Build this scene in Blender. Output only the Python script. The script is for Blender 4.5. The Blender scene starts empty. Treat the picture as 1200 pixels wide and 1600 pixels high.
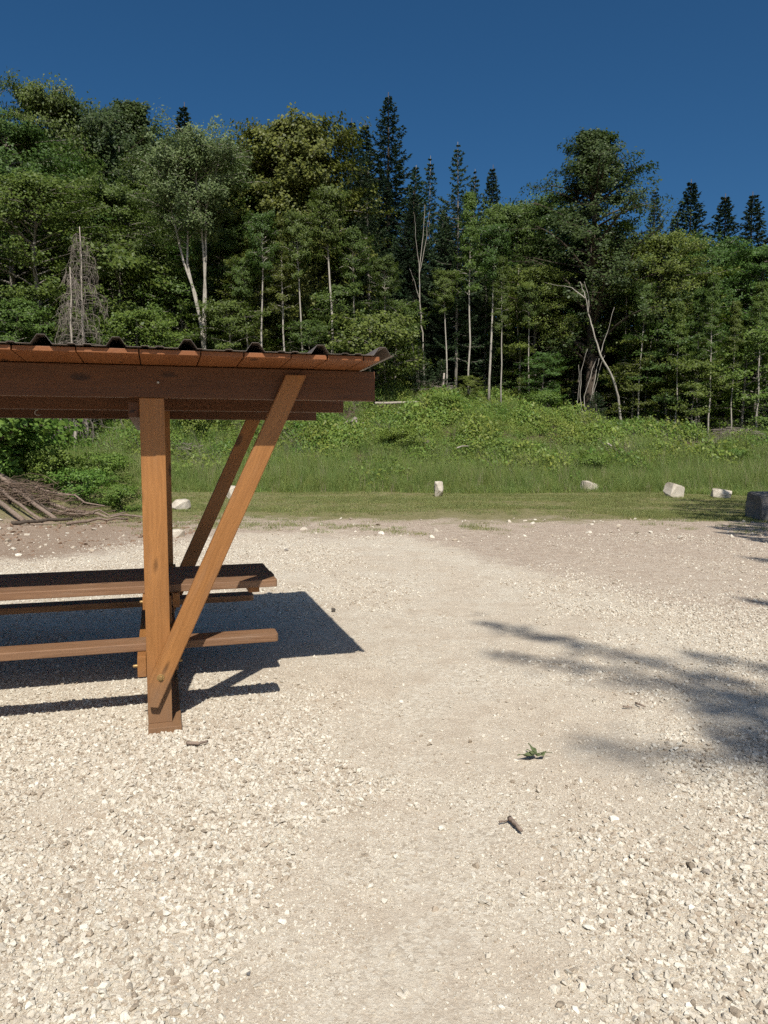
import bpy, bmesh, math, random
import numpy as np
from mathutils import Vector, Matrix

random.seed(7)
RNG = np.random.default_rng(11)
S = bpy.context.scene
COL = S.collection
R = math.radians

# ------------------------------------------------------------------ camera
PITCH = math.atan(107 / 1200)
CAMH = 1.6
cam = bpy.data.cameras.new('camera')
cam.sensor_fit = 'VERTICAL'; cam.sensor_height = 36; cam.lens = 27.0
cam.clip_start = 0.05; cam.clip_end = 2000
co = bpy.data.objects.new('camera', cam); COL.objects.link(co)
co.location = (0, 0, CAMH); co.rotation_euler = (R(90) - PITCH, 0, 0)
S.camera = co

# ------------------------------------------------------------------ light
SUNV = Vector((0.095, -0.806, 1.0)).normalized()          # towards the sun
SUN_EL = math.asin(SUNV.z); SUN_AZ = math.atan2(SUNV.x, SUNV.y)
w = bpy.data.worlds.new('World'); S.world = w; w.use_nodes = True
nt = w.node_tree; nt.nodes.clear()
sky = nt.nodes.new('ShaderNodeTexSky'); sky.sky_type = 'NISHITA'; sky.sun_disc = False
sky.sun_elevation = SUN_EL; sky.sun_rotation = SUN_AZ
sky.altitude = 600; sky.air_density = 0.85; sky.dust_density = 4.0; sky.ozone_density = 8.0
bg = nt.nodes.new('ShaderNodeBackground'); bg.inputs['Strength'].default_value = 0.072
wo = nt.nodes.new('ShaderNodeOutputWorld')
hsv = nt.nodes.new('ShaderNodeHueSaturation'); hsv.inputs['Saturation'].default_value = 1.18; hsv.inputs['Hue'].default_value = 0.493
nt.links.new(sky.outputs[0], hsv.inputs['Color']); nt.links.new(hsv.outputs[0], bg.inputs['Color']); nt.links.new(bg.outputs[0], wo.inputs['Surface'])
sl = bpy.data.lights.new('sun', 'SUN'); sl.energy = 4.9; sl.angle = R(0.53); sl.color = (1.0, 0.965, 0.915)
so = bpy.data.objects.new('sun', sl); COL.objects.link(so)
so.rotation_euler = SUNV.to_track_quat('Z', 'Y').to_euler()
vs = S.view_settings
vs.view_transform = 'Standard'; vs.look = 'None'; vs.exposure = 0.16; vs.gamma = 1.0; vs.use_curve_mapping = False
S.cycles.max_bounces = 3; S.cycles.diffuse_bounces = 2; S.cycles.glossy_bounces = 2
S.cycles.transmission_bounces = 4; S.cycles.transparent_max_bounces = 4
S.cycles.use_denoising = False
S.cycles.use_adaptive_sampling = True; S.cycles.adaptive_threshold = 0.02; S.cycles.adaptive_min_samples = 16

# ------------------------------------------------------------------ geometry helpers
FW = np.array([0, math.cos(PITCH), -math.sin(PITCH)]); UP = np.array([0, math.sin(PITCH), math.cos(PITCH)])
def at(px, py, Y):
    """world point at distance Y seen in that direction of the photograph"""
    r = FW + np.array([1, 0, 0]) * (px - 600) / 1200 + UP * (800 - py) / 1200
    return np.array([0, 0, CAMH]) + r * (Y / r[1])
def onground(px, py):
    r = FW + np.array([1, 0, 0]) * (px - 600) / 1200 + UP * (800 - py) / 1200
    return np.array([0, 0, CAMH]) + r * (-CAMH / r[2])

def sstep(a, b, x):
    t = np.clip((x - a) / (b - a), 0, 1); return t * t * (3 - 2 * t)
CX = [-60, -30, -17.5, -13, -8.7, -3, 0, 3, 5.8, 8.2, 10.8, 17.5, 40, 80]
CZ = [2.3, 2.3, 1.8, 1.95, 3.2, 3.8, 3.85, 3.7, 3.35, 2.5, 1.95, 1.75, 1.7, 1.7]
def hgt(x, y):
    x = np.asarray(x, float); y = np.asarray(y, float)
    c = np.interp(x, CX, CZ)
    w_ = np.interp(x, [-15, -6, 5, 11], [8, 11, 11, 8.5])
    b = c * sstep(24.9, 25.2 + w_ * 1.05, y)
    bump = (np.sin(x * 1.3 + y * .7) * .5 + np.sin(x * .61 - y * 1.1 + 2) * .6 + np.sin(x * 2.3 + 1.1) * np.sin(y * 1.9) * .4)
    b = b + bump * .20 * sstep(25.5, 28.5, y)
    b = b + np.maximum(y - 42, 0) * .16 * sstep(42, 55, y)
    tiny = (np.sin(x * .9 + .3 * y) + np.sin(y * .7 - .4 * x + 1)) * .012 * sstep(6.5, 10, y)
    left = 0.55 * sstep(-6.6, -9.5, x) * sstep(12.5, 16.5, y) * (1 - sstep(24, 30, y))
    return b + tiny + left

def mesh_of(name, verts, faces, mat=None, smooth=False):
    m = bpy.data.meshes.new(name); m.from_pydata([tuple(v) for v in verts], [], faces); m.update()
    if mat: m.materials.append(mat)
    if smooth: m.polygons.foreach_set('use_smooth', [True] * len(m.polygons))
    return m
def mesh_quads(name, Q, mat, tint=None):
    """Q: N x k x 3 separate polygons"""
    n, k = Q.shape[:2]
    m = bpy.data.meshes.new(name)
    m.vertices.add(n * k); m.vertices.foreach_set('co', Q.reshape(-1).astype(np.float32))
    m.loops.add(n * k); m.loops.foreach_set('vertex_index', np.arange(n * k, dtype=np.int32))
    m.polygons.add(n); m.polygons.foreach_set('loop_start', np.arange(0, n * k, k, dtype=np.int32))
    m.update(calc_edges=True)
    a = m.attributes.new('tint', 'FLOAT', 'FACE')
    a.data.foreach_set('value', (RNG.random(n) if tint is None else tint).astype(np.float32))
    m.materials.append(mat)
    return m
def link(name, data, parent=None, loc=(0, 0, 0), rot=(0, 0, 0), scl=(1, 1, 1), **props):
    o = bpy.data.objects.new(name, data); COL.objects.link(o)
    o.location = loc; o.rotation_euler = rot; o.scale = scl
    if parent: o.parent = parent
    for k, v in props.items():
        if v: o[k] = v
    return o
class MB:
    def __init__(s): s.v = []; s.f = []
    def tube(s, P, rad, n=6, cap=True):
        P = [Vector(p) for p in P]; b0 = len(s.v); ref = Vector((.31, .87, .2))
        for i, p in enumerate(P):
            d = (P[min(i + 1, len(P) - 1)] - P[max(i - 1, 0)]).normalized()
            a = d.cross(ref)
            if a.length < .1: a = d.cross(Vector((1, 0, 0)))
            a.normalize(); c = d.cross(a)
            r = rad[i] if hasattr(rad, '__len__') else rad
            for j in range(n):
                t = 2 * math.pi * j / n
                s.v.append(p + a * (r * math.cos(t)) + c * (r * math.sin(t)))
        for i in range(len(P) - 1):
            for j in range(n):
                k = (j + 1) % n
                s.f.append((b0 + i * n + j, b0 + i * n + k, b0 + (i + 1) * n + k, b0 + (i + 1) * n + j))
        if cap:
            s.f.append(tuple(b0 + j for j in reversed(range(n))))
            e = b0 + (len(P) - 1) * n; s.f.append(tuple(e + j for j in range(n)))
    def mesh(s, name, mat, smooth=True): return mesh_of(name, s.v, s.f, mat, smooth)
def curve_pts(p0, p1, bend, n=5, wob=0.0):
    p0, p1 = Vector(p0), Vector(p1); out = []
    for i in range(n):
        t = i / (n - 1)
        q = p0.lerp(p1, t) + Vector(bend) * (4 * t * (1 - t))
        if 0 < i < n - 1 and wob: q += Vector((random.gauss(0, wob), random.gauss(0, wob), random.gauss(0, wob)))
        out.append(q)
    return out

# ------------------------------------------------------------------ material helpers
class NT:
    def __init__(s, name):
        s.m = bpy.data.materials.new(name); s.m.use_nodes = True; s.t = s.m.node_tree; s.t.nodes.clear()
        s.out = s.n('ShaderNodeOutputMaterial')
    def n(s, t, **kw):
        x = s.t.nodes.new(t)
        for k, v in kw.items(): setattr(x, k, v)
        return x
    def l(s, a, b): s.t.links.new(a, b)
    def put(s, sock, v):
        if hasattr(v, 'is_linked') or hasattr(v, 'links'): s.l(v, sock)
        elif v is not None: sock.default_value = v
    def noise(s, vec, scale, detail=4, rough=.55, dist=0):
        x = s.n('ShaderNodeTexNoise'); s.put(x.inputs['Vector'], vec); x.inputs['Scale'].default_value = scale
        x.inputs['Detail'].default_value = detail; x.inputs['Roughness'].default_value = rough; x.inputs['Distortion'].default_value = dist
        return x.outputs['Fac']
    def vor(s, vec, scale, out='Distance', feature='F1', rnd=1):
        x = s.n('ShaderNodeTexVoronoi'); x.feature = feature; s.put(x.inputs['Vector'], vec); x.inputs['Scale'].default_value = scale
        x.inputs['Randomness'].default_value = rnd
        return x.outputs[out]
    def mapping(s, vec, scale=(1, 1, 1), loc=(0, 0, 0), rot=(0, 0, 0)):
        x = s.n('ShaderNodeMapping'); s.put(x.inputs['Vector'], vec)
        x.inputs['Scale'].default_value = scale; x.inputs['Location'].default_value = loc; x.inputs['Rotation'].default_value = rot
        return x.outputs[0]
    def ramp(s, fac, stops, interp='LINEAR'):
        x = s.n('ShaderNodeValToRGB'); s.put(x.inputs[0], fac); e = x.color_ramp.elements; x.color_ramp.interpolation = interp
        while len(e) < len(stops): e.new(.5)
        for i, (p, c) in enumerate(stops):
            e[i].position = p; e[i].color = tuple(c) + (1,) if len(c) == 3 else c
        return x.outputs[0]
    def mix(s, fac, a, b, blend='MIX'):
        x = s.n('ShaderNodeMix', data_type='RGBA', blend_type=blend)
        s.put(x.inputs[0], fac)
        for sock, v in ((x.inputs[6], a), (x.inputs[7], b)):
            s.put(sock, tuple(v) + (1,) if isinstance(v, tuple) and len(v) == 3 else v)
        return x.outputs[2]
    def math(s, op, a, b=0.0, c=0.0):
        x = s.n('ShaderNodeMath', operation=op); s.put(x.inputs[0], a); s.put(x.inputs[1], b); s.put(x.inputs[2], c)
        return x.outputs[0]
    def step(s, v, a, b):
        x = s.n('ShaderNodeMapRange', interpolation_type='SMOOTHSTEP'); s.put(x.inputs[0], v)
        x.inputs[1].default_value = a; x.inputs[2].default_value = b; x.inputs[3].default_value = 0; x.inputs[4].default_value = 1
        return x.outputs[0]
    def bump(s, h, strength, dist, normal=None):
        x = s.n('ShaderNodeBump'); s.put(x.inputs['Height'], h); x.inputs['Strength'].default_value = strength; x.inputs['Distance'].default_value = dist
        if normal: s.l(normal, x.inputs['Normal'])
        return x.outputs[0]
    def principled(s, col, rough=.8, spec=.3, normal=None, metal=0):
        b = s.n('ShaderNodeBsdfPrincipled'); s.put(b.inputs['Base Color'], tuple(col) + (1,) if isinstance(col, tuple) and len(col) == 3 else col)
        s.put(b.inputs['Roughness'], rough); b.inputs['Specular IOR Level'].default_value = spec; b.inputs['Metallic'].default_value = metal
        if normal: s.l(normal, b.inputs['Normal'])
        s.l(b.outputs[0], s.out.inputs[0]); return b
    def obj(s): return s.n('ShaderNodeTexCoord').outputs['Object']
    def pos(s): return s.n('ShaderNodeNewGeometry').outputs['Position']
    def rnd(s): return s.n('ShaderNodeObjectInfo').outputs['Random']
    def attr(s, name):
        x = s.n('ShaderNodeAttribute'); x.attribute_name = name; return x.outputs['Fac']
    def sep(s, v):
        x = s.n('ShaderNodeSeparateXYZ'); s.l(v, x.inputs[0]); return x.outputs

def leaf_mat(name, dark, light, trans=.3, rough=.5, spec=.25, vary=.35):
    t = NT(name)
    c = t.mix(t.attr('tint'), dark, light)
    hs = t.n('ShaderNodeHueSaturation'); t.l(c, hs.inputs['Color'])
    r = t.rnd()
    t.l(t.math('MULTIPLY_ADD', r, .05, .47), hs.inputs['Hue'])
    r2 = t.math('FRACT', t.math('MULTIPLY', r, 17.3))
    t.l(t.math('MULTIPLY_ADD', r2, vary, 1 - vary / 2), hs.inputs['Value'])
    hs.inputs['Saturation'].default_value = 1.0
    b = t.principled(hs.outputs[0], rough, spec)
    tr = t.n('ShaderNodeBsdfTranslucent')
    warm = t.mix(1.0, hs.outputs[0], (1.1, 1.25, .6), 'MULTIPLY'); t.l(warm, tr.inputs['Color'])
    mx = t.n('ShaderNodeMixShader'); mx.inputs[0].default_value = trans
    t.l(b.outputs[0], mx.inputs[1]); t.l(tr.outputs[0], mx.inputs[2]); t.l(mx.outputs[0], t.out.inputs[0])
    return t.m
def bark_mat(name, a, b, sc=(9, 9, 2.2)):
    t = NT(name); o = t.mapping(t.obj(), sc)
    n1 = t.noise(o, 3, 6, .65); n2 = t.noise(t.obj(), .9, 3)
    f = t.math('ADD', t.math('MULTIPLY', n1, .75), t.math('MULTIPLY', n2, .45))
    c = t.ramp(f, [(.38, a), (.78, b)])
    t.principled(c, .9, .15, t.bump(n1, .5, .03)); return t.m
def stone_mat(name, cols, rough=.9, bump=.5, sc=14, rnd=True):
    t = NT(name); o = t.obj()
    if rnd: c = t.ramp(t.rnd(), cols)
    else: c = t.ramp(t.noise(o, 2.2, 6, .65), cols)
    n = t.noise(o, sc, 6, .7)
    c = t.mix(t.math('MULTIPLY', t.step(n, .42, .7), .35), c, (.22, .17, .12))
    t.principled(c, rough, .2, t.bump(n, bump, .02)); return t.m

def wood_mat(name, dark, light, grey=(.2, .15, .11), grey_amt=.25, rough=.55, dirt=False, knots=True):
    """grain runs along the member's local x"""
    t = NT(name); o = t.obj()
    off = t.n('ShaderNodeVectorMath', operation='ADD'); t.l(o, off.inputs[0])
    cmb = t.n('ShaderNodeCombineXYZ'); r = t.rnd()
    for i, k in enumerate((13.1, 5.7, 9.3)): t.l(t.math('MULTIPLY', r, k), cmb.inputs[i])
    t.l(cmb.outputs[0], off.inputs[1]); o2 = off.outputs[0]
    big = t.noise(t.mapping(o2, (.9, 6, 6)), 1.6, 3, .5)
    ds = t.n('ShaderNodeVectorMath', operation='MULTIPLY_ADD'); t.l(big, ds.inputs[0]); ds.inputs[1].default_value = (0, .12, .12); t.l(o2, ds.inputs[2])
    fine = t.noise(t.mapping(ds.outputs[0], (1.2, 60, 60)), 1.5, 5, .6)
    wv = t.n('ShaderNodeTexWave', wave_type='RINGS', rings_direction='X'); t.l(t.mapping(ds.outputs[0], (.25, 1, 1), (0, .06, .11)), wv.inputs[0])
    wv.inputs['Scale'].default_value = 11; wv.inputs['Distortion'].default_value = 2.5; wv.inputs['Detail'].default_value = 3; wv.inputs['Detail Scale'].default_value = 1.4
    f = t.math('ADD', t.math('MULTIPLY', fine, .5), t.math('ADD', t.math('MULTIPLY', wv.outputs['Fac'], .10), t.math('MULTIPLY', big, .5)))
    c = t.ramp(f, [(.25, dark), (.85, light)])
    if knots:
        kv = t.vor(t.mapping(ds.outputs[0], (1.9, 5.2, 5.2)), 1.0)
        ring = t.step(kv, .05, .15)
        c = t.mix(t.math('MULTIPLY', t.math('SUBTRACT', 1, t.step(kv, .1, .3)), .45), c, light)
        c = t.mix(t.math('MULTIPLY', t.math('SUBTRACT', 1, ring), .8), c, tuple(x * .28 for x in dark))
    wth = t.step(t.noise(t.mapping(o2, (1.5, 14, 14)), 1.3, 5, .65), .48, .75)
    c = t.mix(t.math('MULTIPLY', wth, grey_amt), c, grey)
    if dirt:
        z = t.sep(t.pos())[2]
        d = t.math('ADD', z, t.math('MULTIPLY', t.noise(t.pos(), 6, 4), .35))
        dm = t.math('SUBTRACT', 1, t.step(d, .25, .62))
        c = t.mix(t.math('MULTIPLY', dm, .62), c, (.17, .115, .075))
    rg = t.math('MULTIPLY_ADD', fine, .2, rough - .1)
    t.principled(c, rg, .35, t.bump(fine, .25, .004)); return t.m

M = {}
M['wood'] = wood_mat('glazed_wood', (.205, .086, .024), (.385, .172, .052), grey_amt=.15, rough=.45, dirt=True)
M['beam'] = wood_mat('shade_darkened_glazed_wood', (.070, .026, .0088), (.135, .053, .0175), grey_amt=.05)  # beam glaze, darkened further to put the beams' shade into the colour
M['board'] = wood_mat('roof_board_wood', (.165, .055, .0155), (.265, .098, .030), grey_amt=.1)
M['bench'] = wood_mat('worn_bench_wood', (.125, .060, .028), (.27, .150, .078), grey=(.32, .225, .15), grey_amt=.42, rough=.6)
M['steel'] = NT('zinc_steel'); M['steel'].principled((.42, .40, .36), .45, .5, None, .85); M['steel'] = M['steel'].m
M['brass'] = NT('yellow_zinc'); M['brass'].principled((.36, .23, .09), .5, .4, None, .6); M['brass'] = M['brass'].m
t = NT('dark_roof_sheet'); n_ = t.noise(t.obj(), 5, 5); t.principled(t.ramp(n_, [(.3, (.11, .09, .075)), (.75, (.19, .16, .135))]), .5, .4); M['sheet'] = t.m

M['bark_grey'] = bark_mat('grey_bark', (.10, .085, .065), (.30, .27, .22))
M['bark_dark'] = bark_mat('dark_bark', (.045, .035, .026), (.13, .10, .075))
M['bark_pale'] = bark_mat('pale_bark', (.15, .13, .10), (.52, .47, .39))
M['deadwood'] = bark_mat('bleached_deadwood', (.22, .18, .14), (.50, .44, .36))
M['deadbranch'] = bark_mat('dead_spruce_twigs', (.13, .105, .085), (.31, .265, .215))
M['twig_brown'] = bark_mat('brown_cut_twigs', (.10, .066, .044), (.25, .18, .13))
M['log'] = bark_mat('weathered_log', (.085, .058, .042), (.33, .25, .19), (4, 14, 14))

M['lf_beech'] = leaf_mat('beech_leaves', (.050, .090, .018), (.105, .165, .032))
M['lf_beech2'] = leaf_mat('beech_leaves_yellow', (.065, .105, .018), (.135, .18, .032))
M['lf_lime'] = leaf_mat('lime_leaves', (.062, .090, .016), (.155, .19, .038), .25)
M['lf_ash'] = leaf_mat('ash_leaves', (.085, .12, .045), (.17, .21, .08))
M['lf_dark'] = leaf_mat('dark_leaves', (.034, .060, .018), (.072, .11, .03))
M['lf_spruce'] = leaf_mat('spruce_needles', (.020, .040, .020), (.045, .072, .034), .1, .6)
M['lf_fir'] = leaf_mat('fir_needles', (.036, .066, .028), (.076, .12, .046), .15, .6)
M['lf_bank'] = leaf_mat('bramble_leaves', (.075, .135, .022), (.17, .245, .045), .3)
M['lf_bank2'] = leaf_mat('nettle_leaves', (.11, .17, .030), (.22, .28, .055), .3)
M['grass_tall'] = leaf_mat('tall_grass_blades', (.135, .20, .046), (.29, .345, .11), .3)
M['grass_mown'] = leaf_mat('mown_grass_blades', (.135, .168, .05), (.31, .315, .12), .25, vary=.5)
M['seed'] = leaf_mat('grass_seed_heads', (.28, .24, .13), (.42, .37, .24), .3)

# ------------------------------------------------------------------ ground sheet
def ground_material():
    t = NT('yard_ground'); p = t.pos(); x, y, z = t.sep(p)
    nA = t.noise(p, .55, 4, .6); nB = t.noise(p, 1.7, 5, .65); nC = t.noise(p, 6, 6, .7); nD = t.noise(p, 60, 5, .7)
    # coarse pale gravel against fine dust
    dn = t.n('ShaderNodeTexNoise'); t.l(p, dn.inputs['Vector']); dn.inputs['Scale'].default_value = 38; dn.inputs['Detail'].default_value = 4
    pv = t.n('ShaderNodeVectorMath', operation='MULTIPLY_ADD'); t.l(dn.outputs['Color'], pv.inputs[0]); pv.inputs[1].default_value = (.045, .045, .045); t.l(p, pv.inputs[2]); pw = pv.outputs[0]
    vc = t.vor(pw, 60, 'Color'); vcs = t.vor(pw, 130, 'Color')
    gx = t.sep(vc)[0]; gs = t.sep(vcs)[0]
    stone = t.ramp(gx, [(0, (0.352, 0.295, 0.219)), (.25, (0.530, 0.453, 0.341)), (.7, (0.608, 0.537, 0.419)), (1, (0.705, 0.645, 0.523))])
    grit = t.ramp(gs, [(0, (0.313, 0.251, 0.177)), (.2, (0.450, 0.374, 0.275)), (.6, (0.568, 0.492, 0.376)), (1, (0.744, 0.680, 0.551))])
    dust = t.mix(t.step(nC, .35, .7), (0.460, 0.379, 0.280), (0.588, 0.501, 0.380))
    dust = t.mix(t.math('MULTIPLY', t.step(nD, .3, .6), t.math('MULTIPLY_ADD', t.step(nB, .40, .58), .55, .25)), dust, grit)
    cm = t.step(t.math('ADD', t.math('MULTIPLY', nA, .6), t.math('MULTIPLY', nB, .5)), .50, .62)
    g = t.mix(t.math('MULTIPLY', cm, .75), dust, stone)
    # brown trodden soil along the lawn and on the left
    wob = t.math('MULTIPLY_ADD', nA, 5.0, t.math('MULTIPLY', nB, 2.4))       # about 3.7 in the mean
    yd = t.math('ADD', y, wob)
    mr = t.n('ShaderNodeMapRange'); t.l(x, mr.inputs[0]); mr.inputs[1].default_value = -5.2; mr.inputs[2].default_value = -2.4; mr.inputs[3].default_value = 10.2; mr.inputs[4].default_value = 13.3
    m2 = t.n('ShaderNodeMapRange'); t.l(x, m2.inputs[0]); m2.inputs[1].default_value = .4; m2.inputs[2].default_value = 3.2; m2.inputs[3].default_value = 13.3; m2.inputs[4].default_value = 6.4
    bl = t.math('MINIMUM', mr.outputs[0], m2.outputs[0])
    soilm = t.step(t.math('SUBTRACT', t.math('SUBTRACT', yd, 3.7), bl), -.5, .9)
    soilm = t.math('MULTIPLY', soilm, t.math('SUBTRACT', 1, t.math('MULTIPLY', t.step(x, .8, 3), t.math('MULTIPLY', t.math('SUBTRACT', 1, t.step(y, 8, 13.5)), .30))))
    sl_ = t.math('MULTIPLY', t.math('SUBTRACT', 1, t.step(x, -5.2, -3.2)), soilm)
    soil = t.ramp(nC, [(.25, (.22, .155, .11)), (.5, (.35, .265, .195)), (.75, (.46, .37, .28))])
    soil = t.mix(t.math('MULTIPLY', t.step(gx, .55, .9), .5), soil, stone)
    left = t.math('MULTIPLY', sl_, .62)
    soil = t.mix(left, soil, (.19, .118, .072))
    g = t.mix(t.math('MULTIPLY', soilm, .88), g, soil)
    lawnm = t.step(t.math('ADD', yd, t.math('MULTIPLY', nC, 1.2)), 19.6, 21.2)
    lawn = t.ramp(nC, [(.3, (.15, .14, .06)), (.55, (.215, .19, .09)), (.8, (.31, .26, .15))])
    g = t.mix(lawnm, g, lawn)
    woodm = t.step(y, 25.5, 27.5)
    litter = t.ramp(nC, [(.3, (.045, .032, .02)), (.7, (.12, .09, .06))])
    g = t.mix(woodm, g, litter)
    h = t.math('ADD', t.math('MULTIPLY', gx, .35), t.math('ADD', t.math('MULTIPLY', gs, .3), nD))
    b = t.bump(h, .6, .012)
    t.principled(g, .95, .1, b); return t.m
xs = np.concatenate([np.linspace(-220, -32, 16), np.linspace(-30, 30, 150), np.linspace(32, 220, 16)])
ys = np.concatenate([np.linspace(-60, 0, 10), np.linspace(1, 24, 50), np.linspace(24.3, 45, 80), np.linspace(46, 240, 40)])
GX, GY = np.meshgrid(xs, ys); GZ = hgt(GX, GY)
nx, ny = len(xs), len(ys)
idx = np.arange(nx * ny).reshape(ny, nx)
F = np.stack([idx[:-1, :-1], idx[:-1, 1:], idx[1:, 1:], idx[1:, :-1]], -1).reshape(-1, 4)
gm = mesh_of('ground', np.stack([GX, GY, GZ], -1).reshape(-1, 3), F.tolist(), ground_material(), True)
link('ground', gm, kind='structure', label='pale gravel yard running into mown lawn and a wooded bank')

# ------------------------------------------------------------------ scatter (geometry nodes) for what nobody could count
def scatter(name, pts, rot, scl, pick, protos, **props):
    n = len(pts)
    m = bpy.data.meshes.new(name); m.vertices.add(n); m.vertices.foreach_set('co', np.asarray(pts, np.float32).reshape(-1))
    for an, ty, arr in (('rot', 'FLOAT_VECTOR', rot), ('scl', 'FLOAT_VECTOR', scl)):
        a = m.attributes.new(an, ty, 'POINT'); a.data.foreach_set('vector', np.asarray(arr, np.float32).reshape(-1))
    a = m.attributes.new('pick', 'INT', 'POINT'); a.data.foreach_set('value', np.asarray(pick, np.int32))
    c = bpy.data.collections.new(name + '_kinds')
    for i, pm in enumerate(protos):
        c.objects.link(bpy.data.objects.new('%s_kind_%02d' % (name, i), pm))
    o = link(name, m, kind='stuff', **props)
    g = bpy.data.node_groups.new(name + '_scatter', 'GeometryNodeTree')
    g.interface.new_socket('Geometry', in_out='INPUT', socket_type='NodeSocketGeometry')
    g.interface.new_socket('Geometry', in_out='OUTPUT', socket_type='NodeSocketGeometry')
    gi = g.nodes.new('NodeGroupInput'); go = g.nodes.new('NodeGroupOutput')
    ci = g.nodes.new('GeometryNodeCollectionInfo'); ci.inputs['Collection'].default_value = c
    ci.inputs['Separate Children'].default_value = True; ci.inputs['Reset Children'].default_value = True
    ip = g.nodes.new('GeometryNodeInstanceOnPoints'); ip.inputs['Pick Instance'].default_value = True
    def na(nm, ty):
        x = g.nodes.new('GeometryNodeInputNamedAttribute'); x.data_type = ty; x.inputs['Name'].default_value = nm; return x.outputs[0]
    L = g.links.new
    L(gi.outputs[0], ip.inputs['Points']); L(ci.outputs[0], ip.inputs['Instance'])
    L(na('pick', 'INT'), ip.inputs['Instance Index']); L(na('scl', 'FLOAT_VECTOR'), ip.inputs['Scale'])
    er = g.nodes.new('FunctionNodeEulerToRotation'); L(na('rot', 'FLOAT_VECTOR'), er.inputs[0]); L(er.outputs[0], ip.inputs['Rotation'])
    L(ip.outputs[0], go.inputs[0])
    md = o.modifiers.new('scatter', 'NODES'); md.node_group = g
    return o

def vnoise(x, y, s, seed):
    """cheap smooth value noise 0..1"""
    r = np.random.default_rng(seed).random((64, 64))
    u = np.asarray(x) * s + 100; v = np.asarray(y) * s + 100
    i = np.floor(u).astype(int); j = np.floor(v).astype(int); a = u - i; b = v - j
    a = a * a * (3 - 2 * a); b = b * b * (3 - 2 * b)
    g = lambda p, q: r[p % 64, q % 64]
    return (g(i, j) * (1 - a) + g(i + 1, j) * a) * (1 - b) + (g(i, j + 1) * (1 - a) + g(i + 1, j + 1) * a) * b

# ---- gravel
def chip(seed, flat=.6):
    rs = random.Random(seed); bm = bmesh.new()
    for _ in range(13):
        v = Vector((rs.gauss(0, 1), rs.gauss(0, 1), rs.gauss(0, 1))).normalized() * rs.uniform(.75, 1)
        bm.verts.new((v.x * .5, v.y * rs.uniform(.36, .44), v.z * flat * .5))
    r = bmesh.ops.convex_hull(bm, input=bm.verts)
    bmesh.ops.delete(bm, geom=[g for g in r['geom_interior'] if isinstance(g, bmesh.types.BMVert)], context='VERTS')
    m = bpy.data.meshes.new('chip'); bm.to_mesh(m); bm.free(); m.materials.append(M['chip']); return m
t = NT('limestone_chips'); r_ = t.rnd()
c_ = t.ramp(r_, [(0, (0.267, 0.219, 0.159)), (.06, (0.396, 0.319, 0.231)), (.22, (0.494, 0.428, 0.332)), (.6, (0.594, 0.533, 0.424)), (.9, (0.663, 0.607, 0.491)), (1, (0.742, 0.691, 0.577))])
n_ = t.noise(t.obj(), 3, 5, .7)
c_ = t.mix(t.math('MULTIPLY', t.step(n_, .45, .7), .4), c_, (0.435, 0.363, 0.275))
t.principled(c_, .92, .12, t.bump(n_, .3, .1)); M['chip'] = t.m
def coarse(x, y):
    """0 dusty wheel lane .. 1 thick loose chips"""
    n = .55 * vnoise(x, y, .9, 3) + .3 * vnoise(x, y, 2.3, 4) + .15 * vnoise(x, y, 6, 5)
    lane = np.exp(-((x - (.12 + .10 * (y - 2.3))) / (.33 + .05 * y)) ** 2)
    lane2 = np.exp(-((x + 1.25 + .05 * y) / .3) ** 2 - ((y - 3.3) / .55) ** 2)
    left = sstep(-.2, -.75, x) * (1 - sstep(3.8, 5.5, y)) * .32
    rt = sstep(.95, 1.5, x - .12 * (y - 2.3)) * (1 - sstep(5, 7.5, y)) * .22
    return np.clip(n + left + rt - .42 * lane - .5 * lane2, 0, 1)
pp, ss = [], []
def band(y0, y1, dens, s0, s1, lo, hi, pad=1.0):
    wmax = .53 * y1 + pad
    n = int(dens * (y1 - y0) * 2 * wmax)
    x = RNG.uniform(-wmax, wmax, n); y = RNG.uniform(y0, y1, n)
    k = (np.abs(x) < .53 * y + pad) & (RNG.random(n) < .03 + .97 * sstep(lo, hi, coarse(x, y)))
    # no chips on the lawn and the brown soil
    e = y + 2.4 * (vnoise(x, y, .5, 21) - .5) - np.interp(x, [-5.2, -2.4, .6, 3.2], [10.2, 13.3, 13.3, 8.2])
    k &= RNG.random(n) > (.95 - .35 * sstep(0, 2, x)) * sstep(-.6, .9, e)
    x = x[k]; y = y[k]
    s = s0 + (s1 - s0) * RNG.random(len(x)) ** 2.2
    pp.append(np.stack([x, y, hgt(x, y) + s * RNG.uniform(-.10, .20, len(x))], -1)); ss.append(s)
band(1.3, 4.2, 6000, .010, .040, .30, .60)
band(4.2, 7.5, 2600, .012, .036, .28, .60)
band(7.5, 13.5, 700, .018, .042, .26, .6, .8)
band(1.3, 3.6, 8500, .005, .016, .0, .2, .5)
band(3.6, 6.0, 2600, .007, .015, .0, .22, .5)
P_ = np.concatenate(pp); s_ = np.concatenate(ss); n = len(P_)
rot = np.stack([RNG.normal(0, .36, n), RNG.normal(0, .36, n), RNG.uniform(0, 6.28, n)], -1)
scl = s_[:, None] * np.stack([RNG.uniform(.9, 1.35, n), RNG.uniform(.8, 1.1, n), RNG.uniform(.7, 1.15, n)], -1)
scatter('gravel', P_, rot, scl, RNG.integers(0, 10, n), [chip(100 + i, .5 + .05 * i) for i in range(10)],
        label='pale angular limestone gravel spread over the yard', category='gravel')
NGRAVEL = n

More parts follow.
